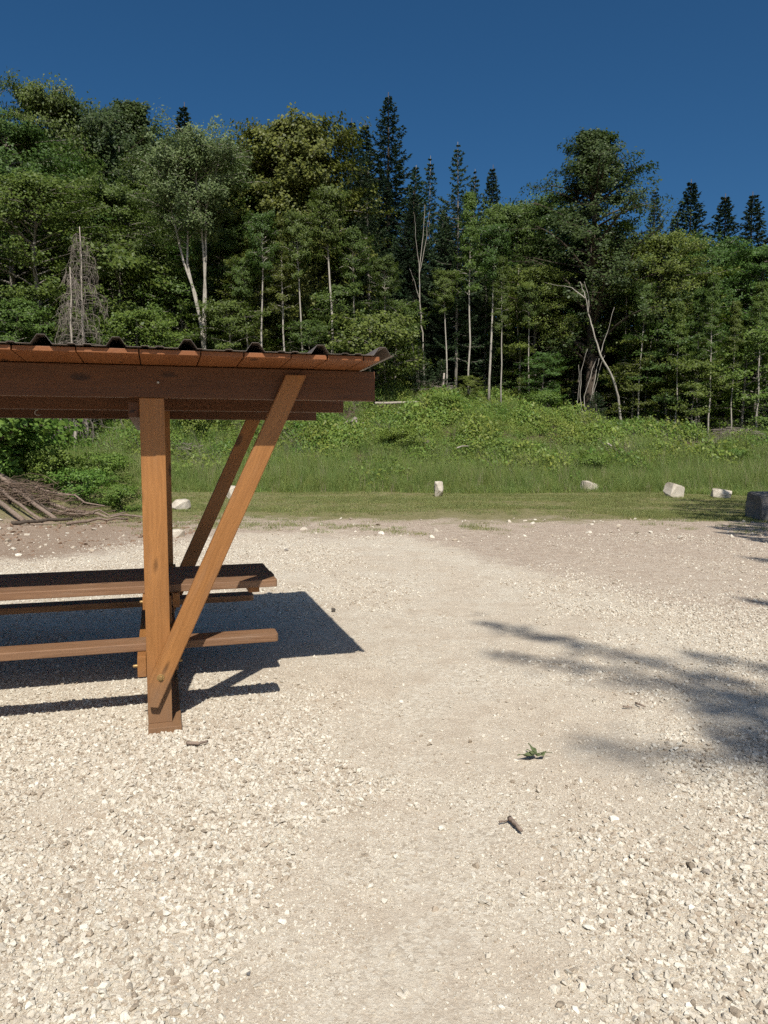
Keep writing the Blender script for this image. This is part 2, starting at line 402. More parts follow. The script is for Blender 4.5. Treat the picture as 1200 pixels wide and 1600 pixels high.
# ---- grass and bank plants
def blades(n, rad, h0, h1, width, bend, seed, seg=2):
    r = np.random.default_rng(seed); Q = []
    a = r.uniform(0, 6.28, n); d = rad * np.sqrt(r.random(n)); h = r.uniform(h0, h1, n)
    bx = np.cos(a) * d; by = np.sin(a) * d
    la = r.uniform(0, 6.28, n); lean = r.uniform(.1, 1, n) * bend * h
    wa = r.uniform(0, 6.28, n)
    wx = np.cos(wa) * width * .5; wy = np.sin(wa) * width * .5
    for k in range(seg):
        t0, t1 = k / seg, (k + 1) / seg
        q = np.zeros((n, 4, 3))
        for j, (tt, sg) in enumerate(((t0, -1), (t0, 1), (t1, 1), (t1, -1))):
            tw = (1 - tt) * .9 + .1
            q[:, j, 0] = bx + np.cos(la) * lean * tt * tt + sg * wx * tw
            q[:, j, 1] = by + np.sin(la) * lean * tt * tt + sg * wy * tw
            q[:, j, 2] = h * tt * (1 - .25 * bend * tt)
        Q.append(q)
    return np.concatenate(Q)
def diamonds(C, nrm, l, wd, r):
    n = len(C); nrm = nrm / np.linalg.norm(nrm, axis=1, keepdims=True)
    q = r.normal(size=(n, 3)); tg = q - (q * nrm).sum(1, keepdims=True) * nrm; tg /= np.linalg.norm(tg, axis=1, keepdims=True)
    bt = np.cross(nrm, tg); l = np.asarray(l).reshape(-1, 1); wd = np.asarray(wd).reshape(-1, 1)
    return np.stack([C - tg * l * .5, C + bt * wd * .5 - tg * l * .08, C + tg * l * .5, C - bt * wd * .5 - tg * l * .08], 1)
def herb(seed, n, rad, h, leaf, mat):
    r = np.random.default_rng(seed)
    a = r.uniform(0, 6.28, n); d = rad * np.sqrt(r.random(n)); z = h * (1 - .65 * (d / rad) ** 2) * r.uniform(.25, 1.05, n)
    C = np.stack([np.cos(a) * d, np.sin(a) * d, z], -1)
    N = r.normal(size=(n, 3)) * .45 + np.array([0, -.45, .7]) + np.stack([np.cos(a), np.sin(a), 0 * a], -1) * .3
    L_ = leaf * r.uniform(.6, 1.3, n)
    Q = diamonds(C, N, L_, L_ * .6, r)
    st = blades(10, rad * .6, h * .5, h * .95, .012, .25, seed + 1)
    return mesh_quads('herb', np.concatenate([Q, st]), mat)
def tuft_mesh(mat, *a): return mesh_quads('tuft', blades(*a), mat)
# mown lawn
n = 30000
x = RNG.uniform(-13, 17, n); y = RNG.uniform(13.6, 25.6, n)
e = y + 5.0 * (vnoise(x, y, .55, 31) - .5) + 2.4 * (vnoise(x, y, 1.7, 32) - .5)
k = RNG.random(n) < np.maximum(sstep(15.2, 17.9, e + 1.6 * (vnoise(x, y, 2.6, 36) - .5)), .22 * sstep(.5, .8, vnoise(x * .6, y, 1.2, 35))) * (.2 + .8 * sstep(.25, .7, vnoise(x * .45, y, 1.1, 33)))
x, y = x[k], y[k]; n = len(x)
scl = np.stack([np.ones(n), np.ones(n), RNG.uniform(.5, 1.3, n) * (.7 + .6 * vnoise(x, y, .8, 34))], -1)
scatter('mown_grass', np.stack([x, y, hgt(x, y)], -1), np.stack([0 * x, 0 * x, RNG.uniform(0, 6.28, n)], -1), scl, RNG.integers(0, 4, n),
        [tuft_mesh(M['grass_mown'], 46, .17, .02, .085, .006, .9, 40 + i) for i in range(4)], label='short dry mown grass between gravel and bank', category='grass')
# tall meadow grass at the foot of the bank
n = 17000
x = RNG.uniform(-20, 24, n); y = RNG.uniform(23.6, 30.5, n)
edge = 24.6 + 1.2 * (vnoise(x, y, .35, 51) - .5) - .9 * sstep(6, 14, x)
k = (y > edge) & (RNG.random(n) < (1 - .85 * sstep(26.2, 29.5, y + 2.2 * (vnoise(x, y, .6, 52) - .5) - 1.4 * sstep(5, 13, x))))
x, y = x[k], y[k]; n = len(x)
hs = (.35 + .75 * sstep(0, 1.3, y - (24.6 - .9 * sstep(6, 14, x)))) * RNG.uniform(.7, 1.25, n) * (.8 + .35 * vnoise(x, y, .5, 53))
scl = np.stack([.8 + 0 * x, .8 + 0 * x, hs], -1)
tall = [tuft_mesh(M['grass_tall'], 46, .22, .3, .75, .011, .55, 60 + i, 3) for i in range(4)]
tall += [tuft_mesh(M['seed'], 9, .2, .6, .95, .012, .4, 70, 3)]
scatter('tall_grass', np.stack([x, y, hgt(x, y)], -1), np.stack([0 * x, 0 * x, RNG.uniform(0, 6.28, n)], -1), scl,
        np.where(RNG.random(n) < .12, 4, RNG.integers(0, 4, n)), tall, label='tall uncut meadow grass along the foot of the bank', category='grass')
# leafy growth on the bank
n = 26000
x = RNG.uniform(-24, 26, n); y = RNG.uniform(25.6, 40, n)
yc = 25.2 + np.interp(x, [-15, -6, 5, 11], [8, 11, 11, 8.5])
grass_in = sstep(25.8, 28.6, y + 1.8 * (vnoise(x, y, .6, 52) - .5) - 1.2 * sstep(5, 13, x))
k = RNG.random(n) < grass_in * (1 - .9 * sstep(0, 3.0, y - yc - .8)) * (.35 + .65 * sstep(.3, .5, vnoise(x, y, .42, 54) * .6 + vnoise(x, y, 1.3, 55) * .4))
x, y = x[k], y[k]; n = len(x)
hs = RNG.uniform(.5, 1.25, n) * (.4 + 1.15 * vnoise(x, y, .8, 56))
scl = np.stack([hs, hs, hs * RNG.uniform(.7, 1.25, n)], -1)
dry = sstep(.62, .75, vnoise(x, y, .55, 58))
tone = vnoise(x, y, .5, 57) + RNG.normal(0, .12, n)
pick = np.where(tone > .52, RNG.integers(0, 3, n), RNG.integers(3, 6, n)); pick = np.where(RNG.random(n) < .25 + .3 * (1 - sstep(27, 31, y)), 6, pick)
pick = np.where(RNG.random(n) < .03 + .5 * dry, 7, pick)
herbs = [herb(80 + i, 130, .42, .62, .085, M['lf_bank2']) for i in range(3)] + [herb(90 + i, 140, .45, .55, .075, M['lf_bank']) for i in range(3)]
herbs += [tuft_mesh(M['grass_tall'], 40, .22, .3, .7, .012, .5, 99, 3), tuft_mesh(M['deadbranch'], 12, .3, .3, .9, .012, .7, 98, 3)]
scatter('undergrowth', np.stack([x, y, hgt(x, y) - .03], -1), np.stack([RNG.normal(0, .12, n), RNG.normal(0, .12, n), RNG.uniform(-.9, .9, n)], -1), scl, pick, herbs,
        label='nettles brambles and young green growth covering the bank', category='undergrowth')

# ------------------------------------------------------------------ picnic shelter
TH = R(16.3)
BASE = (-1.3195, 4.1771, 0)
shelter = link('picnic_shelter', None, loc=BASE, rot=(0, 0, TH), label='brown wooden picnic table with benches under a dark corrugated roof', category='picnic shelter')
def box_mesh(lx, ly, lz, mat, bev=.004, round_ends=0.0, seed=0):
    bm = bmesh.new(); bmesh.ops.create_cube(bm, size=1)
    for v in bm.verts: v.co = Vector((v.co.x * lx, v.co.y * ly, v.co.z * lz))
    if round_ends:
        ed = [e for e in bm.edges if abs(e.verts[0].co.z - e.verts[1].co.z) > lz * .5]
        bmesh.ops.bevel(bm, geom=ed, offset=round_ends, segments=4, profile=.5, affect='EDGES')
    if bev: bmesh.ops.bevel(bm, geom=[e for e in bm.edges if e.calc_face_angle(0) > .9], offset=bev, segments=2, profile=.6, affect='EDGES')
    m = bpy.data.meshes.new('timber'); bm.to_mesh(m); bm.free(); m.materials.append(mat); return m
def timber(name, l, b, z, mat, axis='L', bev=.004, round_ends=0, tilt=0.0, parent=shelter, label=None):
    """l, b, z: (from, to) along the shelter's length, depth and height"""
    d = (l[1] - l[0], b[1] - b[0], z[1] - z[0]); c = ((l[0] + l[1]) / 2, (b[0] + b[1]) / 2, (z[0] + z[1]) / 2)
    if axis == 'L': m = box_mesh(d[0], d[1], d[2], mat, bev, round_ends); rot = (0, 0, 0)
    elif axis == 'B': m = box_mesh(d[1], d[0], d[2], mat, bev, round_ends); rot = (0, 0, R(90))
    else: m = box_mesh(d[2], d[1], d[0], mat, bev, round_ends); rot = (0, R(-90), 0)
    o = link(name, m, parent, c, rot)
    if tilt: o.rotation_euler = (tilt, 0, 0) if axis == 'L' else (0, tilt, R(90))
    if label: o['label'] = label
    return o
roof_part = link('roof', None, shelter); table_part = link('tabletop', None, shelter)
SL = .030                                   # roof falls this much per metre towards the back
FR = [0.0, -2.35]                           # the two frames
L0, L1 = -3.62, 1.32
def prism(name, poly, b0, b1, mat, parent=shelter):
    """board with its outline in the length/height plane; grain along its long axis"""
    P = [Vector((p[0], p[1])) for p in poly]
    ax = (P[2] - P[1]).normalized(); c = sum(P, Vector((0, 0))) / len(P); ang = math.atan2(ax.y, ax.x)
    bm = bmesh.new(); k = Matrix.Rotation(-ang, 2)
    lo = [bm.verts.new(((k @ (p - c)).x, -(b1 - b0) / 2, (k @ (p - c)).y)) for p in P]
    hi = [bm.verts.new((v.co.x, (b1 - b0) / 2, v.co.z)) for v in lo]
    n = len(P); bm.faces.new(lo); bm.faces.new(hi[::-1])
    for i in range(n): bm.faces.new((lo[i], hi[i], hi[(i + 1) % n], lo[(i + 1) % n]))
    bmesh.ops.recalc_face_normals(bm, faces=bm.faces)
    bmesh.ops.bevel(bm, geom=list(bm.edges), offset=.004, segments=2, affect='EDGES')
    m = bpy.data.meshes.new('board'); bm.to_mesh(m); bm.free(); m.materials.append(mat)
    return link(name, m, parent, (c.x, (b0 + b1) / 2, c.y), (0, -ang, 0))
def disc(name, r, h, loc, axis, mat, parent=shelter, n=14, dome=.5):
    mb = MB(); d = Vector(axis)
    mb.tube([Vector((0, 0, 0)), d * h * .55, d * h * .9, d * h], [r, r, r * (1 - dome * .4), r * (1 - dome)], n)
    return link(name, mb.mesh('bolt', mat, False), parent, loc)
for fi, f in enumerate(FR):
    timber('foot_beam', (f, f + .18), (-.075, 1.93), (-.06, .036), M['wood'], 'B')
    timber('post', (f, f + .13), (0, .12), (.036, 1.8455), M['wood'], 'Z')
    timber('post', (f + .05, f + .18), (1.625, 1.745), (.036, 1.95), M['wood'], 'Z')
    timber('table_leg', (f + .05, f + .15), (.78, .88), (.036, .61), M['wood'], 'Z')
    for (b0, b1, off) in ((-.045, -.002, 0), (1.815, 1.858, .05)):
        def br(z): return .193 + .4616 * (z - .438)
        if f == 0 :
            poly = [(.012, .142), (.056, .136), (br(1.985), 1.985), (br(1.985) - .116, 1.985), (.012, .297)]
            poly = [(p[0] + off, p[1] - (.03 if off else 0)) for p in poly]
        else:                                # mirrored on the far frame
            poly = [(.118, .142), (.118, .297), (.13 - br(1.985) + .116, 1.985), (.13 - br(1.985), 1.985), (.074, .136)]
            poly = [(p[0] + f + off, p[1] - (.03 if off else 0)) for p in poly]
        prism('brace', poly, b0, b1, M['wood'])
    # rails clamped to both sides of the posts
    timber('bench_rail', (f - .05, f - .002), (.02, 1.615), (.30, .418), M['wood'], 'B')
    timber('bench_rail', (f + .132, f + .172), (.06, 1.615), (.315, .4175), M['wood'], 'B')
    timber('table_rail', (f - .022, f + .02), (.40, 1.62), (.60, .688), M['wood'], 'B')
    timber('table_rail', (f + .155, f + .195), (.42, 1.62), (.60, .6885), M['wood'], 'B')
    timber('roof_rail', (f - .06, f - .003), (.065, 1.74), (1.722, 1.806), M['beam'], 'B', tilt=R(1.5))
    # bolts
    for (l, z) in ((.073, .308),):
        wsh = disc('washer', .021, .004, (f + l, -.045, z), (0, -1, 0), M['brass'], dome=.1, n=20)
        disc('bolt_head', .012, .011, (f + l, -.049, z), (0, -1, 0), M['brass'], n=6, dome=.15)
    disc('bolt_end', .009, .025, (f - .050, .045, .36), (-1, 0, 0), M['brass'])
    disc('bolt_end', .009, .022, (f + .172, .09, .362), (1, 0, 0), M['brass'])
    disc('bolt_end', .009, .018, (f - .022, .43, .645), (-1, 0, 0), M['brass'])
    disc('bolt_end', .008, .014, (f + .1, -.001, 1.93), (0, -1, 0), M['steel'])
# beams
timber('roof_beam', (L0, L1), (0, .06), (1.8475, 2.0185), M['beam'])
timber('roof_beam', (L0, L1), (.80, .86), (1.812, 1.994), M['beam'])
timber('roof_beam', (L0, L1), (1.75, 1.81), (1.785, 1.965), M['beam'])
# seats and table
timber('bench_seat', (-3.1, .755), (.125, .285), (.42, .465), M['bench'], bev=.006, round_ends=.022)
timber('bench_seat', (-3.1, .755), (1.37, 1.53), (.42, .465), M['bench'], bev=.006, round_ends=.022)
tb = np.linspace(.455, 1.165, 5)
for i in range(4):
    timber('table_plank', (-3.1, .80 + (.008 if i == 1 else 0)), (tb[i] + .003, tb[i + 1] - .003), (.69, .737), M['bench'], bev=.005, round_ends=.016, parent=table_part)
for l in (.62, -.95, -2.9): timber('table_batten', (l, l + .07), (.49, 1.13), (.655, .689), M['wood'], 'B', parent=table_part)
# roof boarding
JO = [1.235, 1.145, .95, .76, .52, .307, .013, -.273, -.555, -.80, -1.08, -1.31, -1.6, -1.84, -2.12, -2.38, -2.6, -2.87, -3.1, -3.36, -3.56]
def roofz(b): return 2.0215 - SL * b
for i in range(len(JO) - 1):
    z0 = roofz(.82); fr = -.400 + random.uniform(-.006, .006)
    o = timber('roof_board', (JO[i + 1] + .003, JO[i] - .003), (fr, 2.04), (z0, z0 + .023), M['board'], 'B', bev=.002, parent=roof_part)
    c = (fr + 2.04) / 2
    o.location.z = roofz(c) + .0135; o.rotation_euler = (0, math.atan(SL), R(90))
# corrugated sheets
def sheet(l0, l1, lift):
    prof = [(l0, 0)]; pitch = .333; k = 0
    ridges = [r for r in [-3.70 + pitch * i for i in range(20)]]
    ridges = [x + .3 - .02 for x in ridges]
    for r in ridges:
        if l0 - .001 <= r - .075 and r + .075 <= l1 + .09:
            for a, z in ((-.152, 0), (-.145, .006), (-.118, .006), (-.111, 0), (-.047, 0), (-.017, .043), (.017, .043), (.047, 0), (.111, 0), (.118, .006), (.145, .006), (.152, 0)):
                if l0 < r + a < l1: prof.append((r + a, z))
    prof.append((l1, prof[-1][1]))
    prof = sorted(set(prof)); n = len(prof); T = .0018
    V, Fc = [], []; bs = np.linspace(-.425, 2.12, 4)
    for b in bs:
        zz = roofz(b) + .0285 + lift
        for (l, z) in prof: V.append((l, b, zz + z))
        for (l, z) in prof: V.append((l, b, zz + z + T))
    for j in range(len(bs) - 1):
        o0, o1 = j * 2 * n, (j + 1) * 2 * n
        for i in range(n - 1):
            Fc.append((o0 + i, o1 + i, o1 + i + 1, o0 + i + 1)); Fc.append((o0 + n + i, o0 + n + i + 1, o1 + n + i + 1, o1 + n + i))
        Fc.append((o0, o0 + n, o1 + n, o1)); Fc.append((o0 + n - 1, o1 + n - 1, o1 + 2 * n - 1, o0 + 2 * n - 1))
    for o0 in (0, (len(bs) - 1) * 2 * n):
        for i in range(n - 1): Fc.append((o0 + i, o0 + i + 1, o0 + n + i + 1, o0 + n + i))
    return mesh_of('roof_sheet', V, Fc, M['sheet'])
for i, (a, b) in enumerate([(.315, 1.307), (-.69, .335), (-1.69, -.67), (-2.69, -1.67), (-3.66, -2.67)]):
    link('roof_sheet', sheet(a, b, .0035 * (i % 2)), roof_part)
# screw hook under the middle beam
mb = MB(); hp = [Vector((0, 0, .02)), Vector((0, 0, -.004))] + [Vector((.017 * math.sin(a), 0, -.021 + .017 * math.cos(a))) for a in np.linspace(.1, -4.2, 12)]
mb.tube(hp, .0028, 6)
link('screw_hook', mb.mesh('hook', M['steel']), shelter, (-.62, .83, 1.812))

# ------------------------------------------------------------------ trees
def rvec(r, s=1): return Vector((r.gauss(0, s), r.gauss(0, s), r.gauss(0, s)))
def broad(name, seed, H, Rm, base, env, nb, subs, nleaf, leaf, mat, bark, trunk_r, flat=.10, spread=.24, rise=.35, stems=None, wood_sub=True, lean=0, leaf_asp=.62, limb=.38, rag=.62):
    """returns (trunk mesh, crown mesh); leaves sit in sprays along forking branches"""
    r = random.Random(seed); rn = np.random.default_rng(seed); mb = MB()
    stems = stems or [[(0, 0, 0), (r.gauss(0, .15) * .5 + lean * .3, r.gauss(0, .1), H * .33), (r.gauss(0, .2) + lean * .7, r.gauss(0, .2), H * .66), (lean + r.gauss(0, .15), r.gauss(0, .15), H * .87)]]
    def on(st, u):
        k = u * (len(st) - 1); i = min(int(k), len(st) - 2); return Vector(st[i]).lerp(Vector(st[i + 1]), k - i)
    for st in stems:
        m = 9; pts = [on(st, i / (m - 1)) + (rvec(r, .035 * H / 12) if 0 < i < m - 1 else Vector()) for i in range(m)]
        mb.tube(pts, [trunk_r * (1.25 if i == 0 else 1) * (1 - .93 * (i / (m - 1))) + .012 for i in range(m)], 8)
    C, Nn = [], []
    for i in range(nb):
        st = stems[i % len(stems)]
        u = ((i + r.random()) / nb) ** .85
        z0 = base + (H * .95 - base) * u
        hz = max(Vector(st[-1]).z, .1); z_at = min(max((z0 - st[0][2]) / (hz - st[0][2]), 0), 1)
        p0 = on(st, z_at * .98)
        er = Rm * env(u) * r.uniform(rag, 1.08 + (.62 - rag) * .6)
        a = i * 2.39996 + r.gauss(0, .35)
        d = Vector((math.cos(a), math.sin(a), 0))
        p1 = p0 + d * er + Vector((0, 0, er * rise * r.uniform(.3, 1.3)))
        bend = Vector((0, 0, er * .1)) + rvec(r, er * .05)
        bp = curve_pts(p0, p1, bend, 6)
        r0 = max(.012, trunk_r * limb * (1 - .6 * u))
        mb.tube(bp, [r0 * (1 - .85 * k / 5) + .004 for k in range(6)], 5, False)
        for j in range(subs):
            tt = .22 + .78 * ((j + r.random()) / subs)
            k = tt * 5; ii = min(int(k), 4); q0 = bp[ii].lerp(bp[ii + 1], k - ii)
            sd = d if j == subs - 1 else (Matrix.Rotation(r.choice((-1, 1)) * r.uniform(.4, 1.2), 3, 'Z') @ d)
            ln = er * r.uniform(.2, .42) + .3
            q1 = q0 + sd * ln + Vector((0, 0, ln * r.uniform(-.15, .45)))
            if wood_sub and j % 2 == 0: mb.tube([q0, q0.lerp(q1, .5) + Vector((0, 0, .04)), q1], [.012, .008, .004], 4, False)
            nl = int(nleaf * r.uniform(.5, 1.4))
            s = rn.random(nl) ** .8
            A = np.array(q0); Bv = np.array(q1)
            side = np.array([-sd.y, sd.x, 0])
            c = A + (Bv - A) * s[:, None] * 1.08 + side * rn.normal(0, spread, nl)[:, None] * (1.15 - .6 * s[:, None])
            c[:, 2] += rn.normal(0, flat, nl) - .05
            C.append(c); tl = rn.normal(0, .42, (nl, 3)); tl[:, 2] += .62; tl += np.array(d) * .62 + np.array(sd) * .2; Nn.append(tl)
    C = np.concatenate(C); Nn = np.concatenate(Nn); n = len(C)
    l = leaf * rn.uniform(.65, 1.3, n)
    Q = diamonds(C, Nn, l, l * leaf_asp, rn)
    return dict(trunk=mb.mesh(name + '_trunk', bark), crown=mesh_quads(name + '_crown', Q, mat), H=float(C[:, 2].max()))
def conifer(name, seed, H, Rm, base, mat, bark, trunk_r, gap=.36, per=8, droop=.25, dens=1.0, power=1.0, ragged=.22, tw=.10):
    r = random.Random(seed); rn = np.random.default_rng(seed); mb = MB(); m = 8
    mb.tube([Vector((r.gauss(0, .03), r.gauss(0, .03), H * i / (m - 1))) for i in range(m)], [trunk_r * (1 - .95 * i / (m - 1)) + .008 for i in range(m)], 8)
    Q = []; z = base; w_ = 0
    while z < H - .15:
        u = (z - base) / (H - base); w_ += 1
        for k in range(per):
            a = k * 6.283 / per + w_ * .7 + r.gauss(0, .2)
            ln = (Rm * min(1, (1 - u) * 1.75) ** power + .05) * r.uniform(1 - 2.2 * ragged, 1 + ragged)
            if r.random() < ragged * .5: ln *= .5
            d = np.array([math.cos(a), math.sin(a), 0]); up0 = .30 * u ** 2 - droop * (1 - u) * r.uniform(.4, 1.6); zj = r.gauss(0, .13) * (1 - u)
            nseg = 5; P = []
            for i in range(nseg + 1):
                s = i / nseg
                P.append(np.array([0, 0, z + zj]) + d * ln * s + np.array([0, 0, ln * (up0 * s - .18 * s * (1 - s) * 2 + .10 * s ** 3)]))
            if r.random() < .5 and ln > .7: mb.tube([Vector(p) for p in P[:5]], [.022 * (1 - .15 * i) * (.4 + ln / 3) for i in range(5)], 4, False)
            nt_ = max(15, int(ln * 26 * dens)); s = np.sqrt(rn.random(nt_)) * .97 + .03
            kk = np.minimum((s * nseg).astype(int), nseg - 1); fr = (s * nseg - kk)[:, None]
            Pn = np.array(P); c = Pn[kk] * (1 - fr) + Pn[kk + 1] * fr
            sg = rn.choice([-1, 1], nt_); side = np.array([-d[1], d[0], 0])
            dr = d * rn.uniform(.3, 1.0, nt_)[:, None] + side * (sg * rn.uniform(.2, 1.0, nt_))[:, None] + np.array([0, 0, 1]) * rn.normal(-.22, .22, nt_)[:, None]
            dr /= np.linalg.norm(dr, axis=1, keepdims=True)
            tl = (.15 + .24 * (1 - s) * min(ln, 2)) * rn.uniform(.6, 1.3, nt_); tl = np.minimum(np.minimum(tl, .5), ln * .55 + .06)[:, None]
            for roll in (0, 1.2):
                nn = np.cross(dr, rn.normal(size=(nt_, 3)) * .25 + (np.array([0, 0, 1]) if roll == 0 else side)); nn /= np.linalg.norm(nn, axis=1, keepdims=True) + 1e-6
                wv = .55 * tw * rn.uniform(.6, 1.1, nt_)[:, None]
                Q.append(np.stack([c, c + dr * tl * .45 + nn * wv * .5, c + dr * tl, c + dr * tl * .45 - nn * wv * .5], 1))
        z += gap * r.uniform(.75, 1.25) * (1 - .45 * u)
    return dict(trunk=mb.mesh(name + '_trunk', bark), crown=mesh_quads(name + '_crown', np.concatenate(Q), mat), H=H)
e_round = lambda u: math.sqrt(max(0, 1 - (1.9 * u - .85) ** 2)) * .9 + .12
e_dome = lambda u: (math.sqrt(max(0, 1 - max(0, u - .25) ** 2 / .62)) * .92 + .08)
e_cone = lambda u: min(1, 1.25 * (1 - u)) ** 1.05 * .95 + .05
e_tall = lambda u: .55 + .5 * math.sin(min(1, u * 1.15) * math.pi * .75) if u < .8 else .95 * (1 - u) / .2 * .7 + .2
PR = {}
PR['lime'] = broad('lime', 1, 14, 3.6, 1.6, e_dome, 110, 8, 100, .15, M['lf_lime'], M['bark_grey'], .2, .13, .26, .28, leaf_asp=.8)
PR['beech_a'] = broad('beech', 2, 14, 3.3, 1.8, e_round, 80, 8, 84, .122, M['lf_beech'], M['bark_grey'], .17, .09, .27, .22)
PR['beech_b'] = broad('beech', 3, 13, 2.7, 1.0, e_tall, 76, 7, 84, .118, M['lf_beech2'], M['bark_grey'], .14, .09, .26, .3)
PR['hornbeam'] = broad('hornbeam', 4, 15, 3.3, 2.4, lambda u: min(1, 1.2 * (1 - u)) ** 1.25 * .95 + .04, 110, 8, 64, .105, M['lf_dark'], M['bark_dark'], .2, .09, .12, .7, rag=.34)
PR['dark_broad'] = broad('dark_broad', 9, 15, 3.4, 2.0, e_round, 74, 8, 76, .122, M['lf_dark'], M['bark_dark'], .2, .10, .24, .45)
PR['pole'] = broad('pole', 5, 12, 1.4, 6.4, e_tall, 40, 6, 56, .12, M['lf_beech'], M['bark_pale'], .10, .08, .22, .25)
PR['pole_b'] = broad('pole_b', 15, 13, 1.2, 5.0, e_cone, 44, 6, 46, .115, M['lf_beech2'], M['bark_pale'], .085, .07, .2, .12, limb=.25)
PR['ash'] = broad('ash', 6, 13, 1.8, 8.0, e_tall, 100, 7, 62, .125, M['lf_ash'], M['bark_pale'], .10, .14, .24, .7, leaf_asp=.5, limb=.2,
                  stems=[[(0, 0, 0), (.05, 0, 2.1), (.0, 0, 4.2), (-.75, .1, 6.6), (-1.4, .1, 9.4), (-1.7, 0, 11.0)], [(0, 0, 0), (.05, 0, 2.1), (.0, 0, 4.2), (-.7, .12, 6.5), (-.55, .3, 9.2), (-.7, .3, 11.6)],
                         [(0.03, 0, 0), (.08, 0, 2.1), (.06, 0, 4.2), (.22, 0, 6.8), (.28, -.1, 9.6), (.9, 0, 11.3)], [(0.03, 0, 0), (.08, 0, 2.1), (.06, 0, 4.2), (.2, 0, 6.8), (-.1, -.2, 9.6), (.1, -.3, 11.9)]])
PR['sapling'] = broad('sapling', 7, 5, 1.7, .5, e_round, 32, 6, 62, .108, M['lf_beech2'], M['bark_grey'], .05, .06, .22, .1)
PR['sapling_b'] = broad('sapling', 8, 6, 1.5, .6, e_tall, 36, 6, 60, .105, M['lf_beech'], M['bark_grey'], .06, .06, .2, .15)
PR['bush'] = broad('bush', 12, 1.6, .95, .12, e_dome, 24, 5, 46, .10, M['lf_bank'], M['bark_dark'], .03, .09, .14, .4, wood_sub=False)
PR['round_bush'] = broad('round_bush', 13, 3, 1.5, .3, e_dome, 34, 6, 52, .11, M['lf_lime'], M['bark_grey'], .05, .10, .17, .4)
PR['spruce'] = conifer('spruce', 21, 16, 2.9, 1.2, M['lf_spruce'], M['bark_dark'], .2, tw=.13, dens=1.15)
PR['spruce_b'] = conifer('spruce', 22, 14, 2.1, .9, M['lf_spruce'], M['bark_dark'], .14, gap=.31, per=9, ragged=.2, tw=.13)
PR['fir'] = conifer('fir', 23, 14, 1.9, 2.6, M['lf_fir'], M['bark_grey'], .10, gap=.42, per=7, droop=.05, ragged=.3, dens=1.0, tw=.12)
PR['fir_b'] = conifer('fir', 24, 13, 2.3, .6, M['lf_fir'], M['bark_grey'], .15, gap=.36, per=8, droop=.3, ragged=.18, tw=.12)
PR['young_spruce'] = conifer('young_spruce', 25, 4, 1.2, .2, M['lf_fir'], M['bark_grey'], .05, gap=.26, per=7, droop=.12, ragged=.2, tw=.09)
for k, p in PR.items(): p['trunk'].name = k + '_trunk'; p['crown'].name = k + '_crown'

def plant(kind, pos, scale, wide=1.0, name='tree', label=None, cat='tree', group=None, rz=None, sink=.05):
    p = PR[kind]
    o = link(name, None, loc=(pos[0], pos[1], pos[2] - sink), rot=(0, 0, random.uniform(0, 6.28) if rz is None else rz), scl=(scale * wide, scale * wide, scale), label=label, category=cat, group=group)
    o.empty_display_size = .3
    link('trunk' if cat != 'bush' else 'stem', p['trunk'], o); link('crown' if cat != 'bush' else 'foliage', p['crown'], o)
    return o
def tree(kind, px, top, Y, label, wide=1.0, name=None, group=None, rz=None, cat='tree'):
    """a tree standing at distance Y whose tip is at that height"""
    q = at(px, top, Y); b = float(hgt(q[0], Y))
    nm = name or {'spruce': 'spruce_tree', 'spruce_b': 'spruce_tree', 'fir': 'fir_tree', 'fir_b': 'fir_tree', 'young_spruce': 'young_spruce', 'lime': 'lime_tree', 'ash': 'ash_tree'}.get(kind, 'broadleaf_tree')
    return plant(kind, (q[0], Y, b), (q[2] - b) / PR[kind]['H'] / .985, wide, nm, label, cat, group, rz)
FE = 'trees along the forest edge'
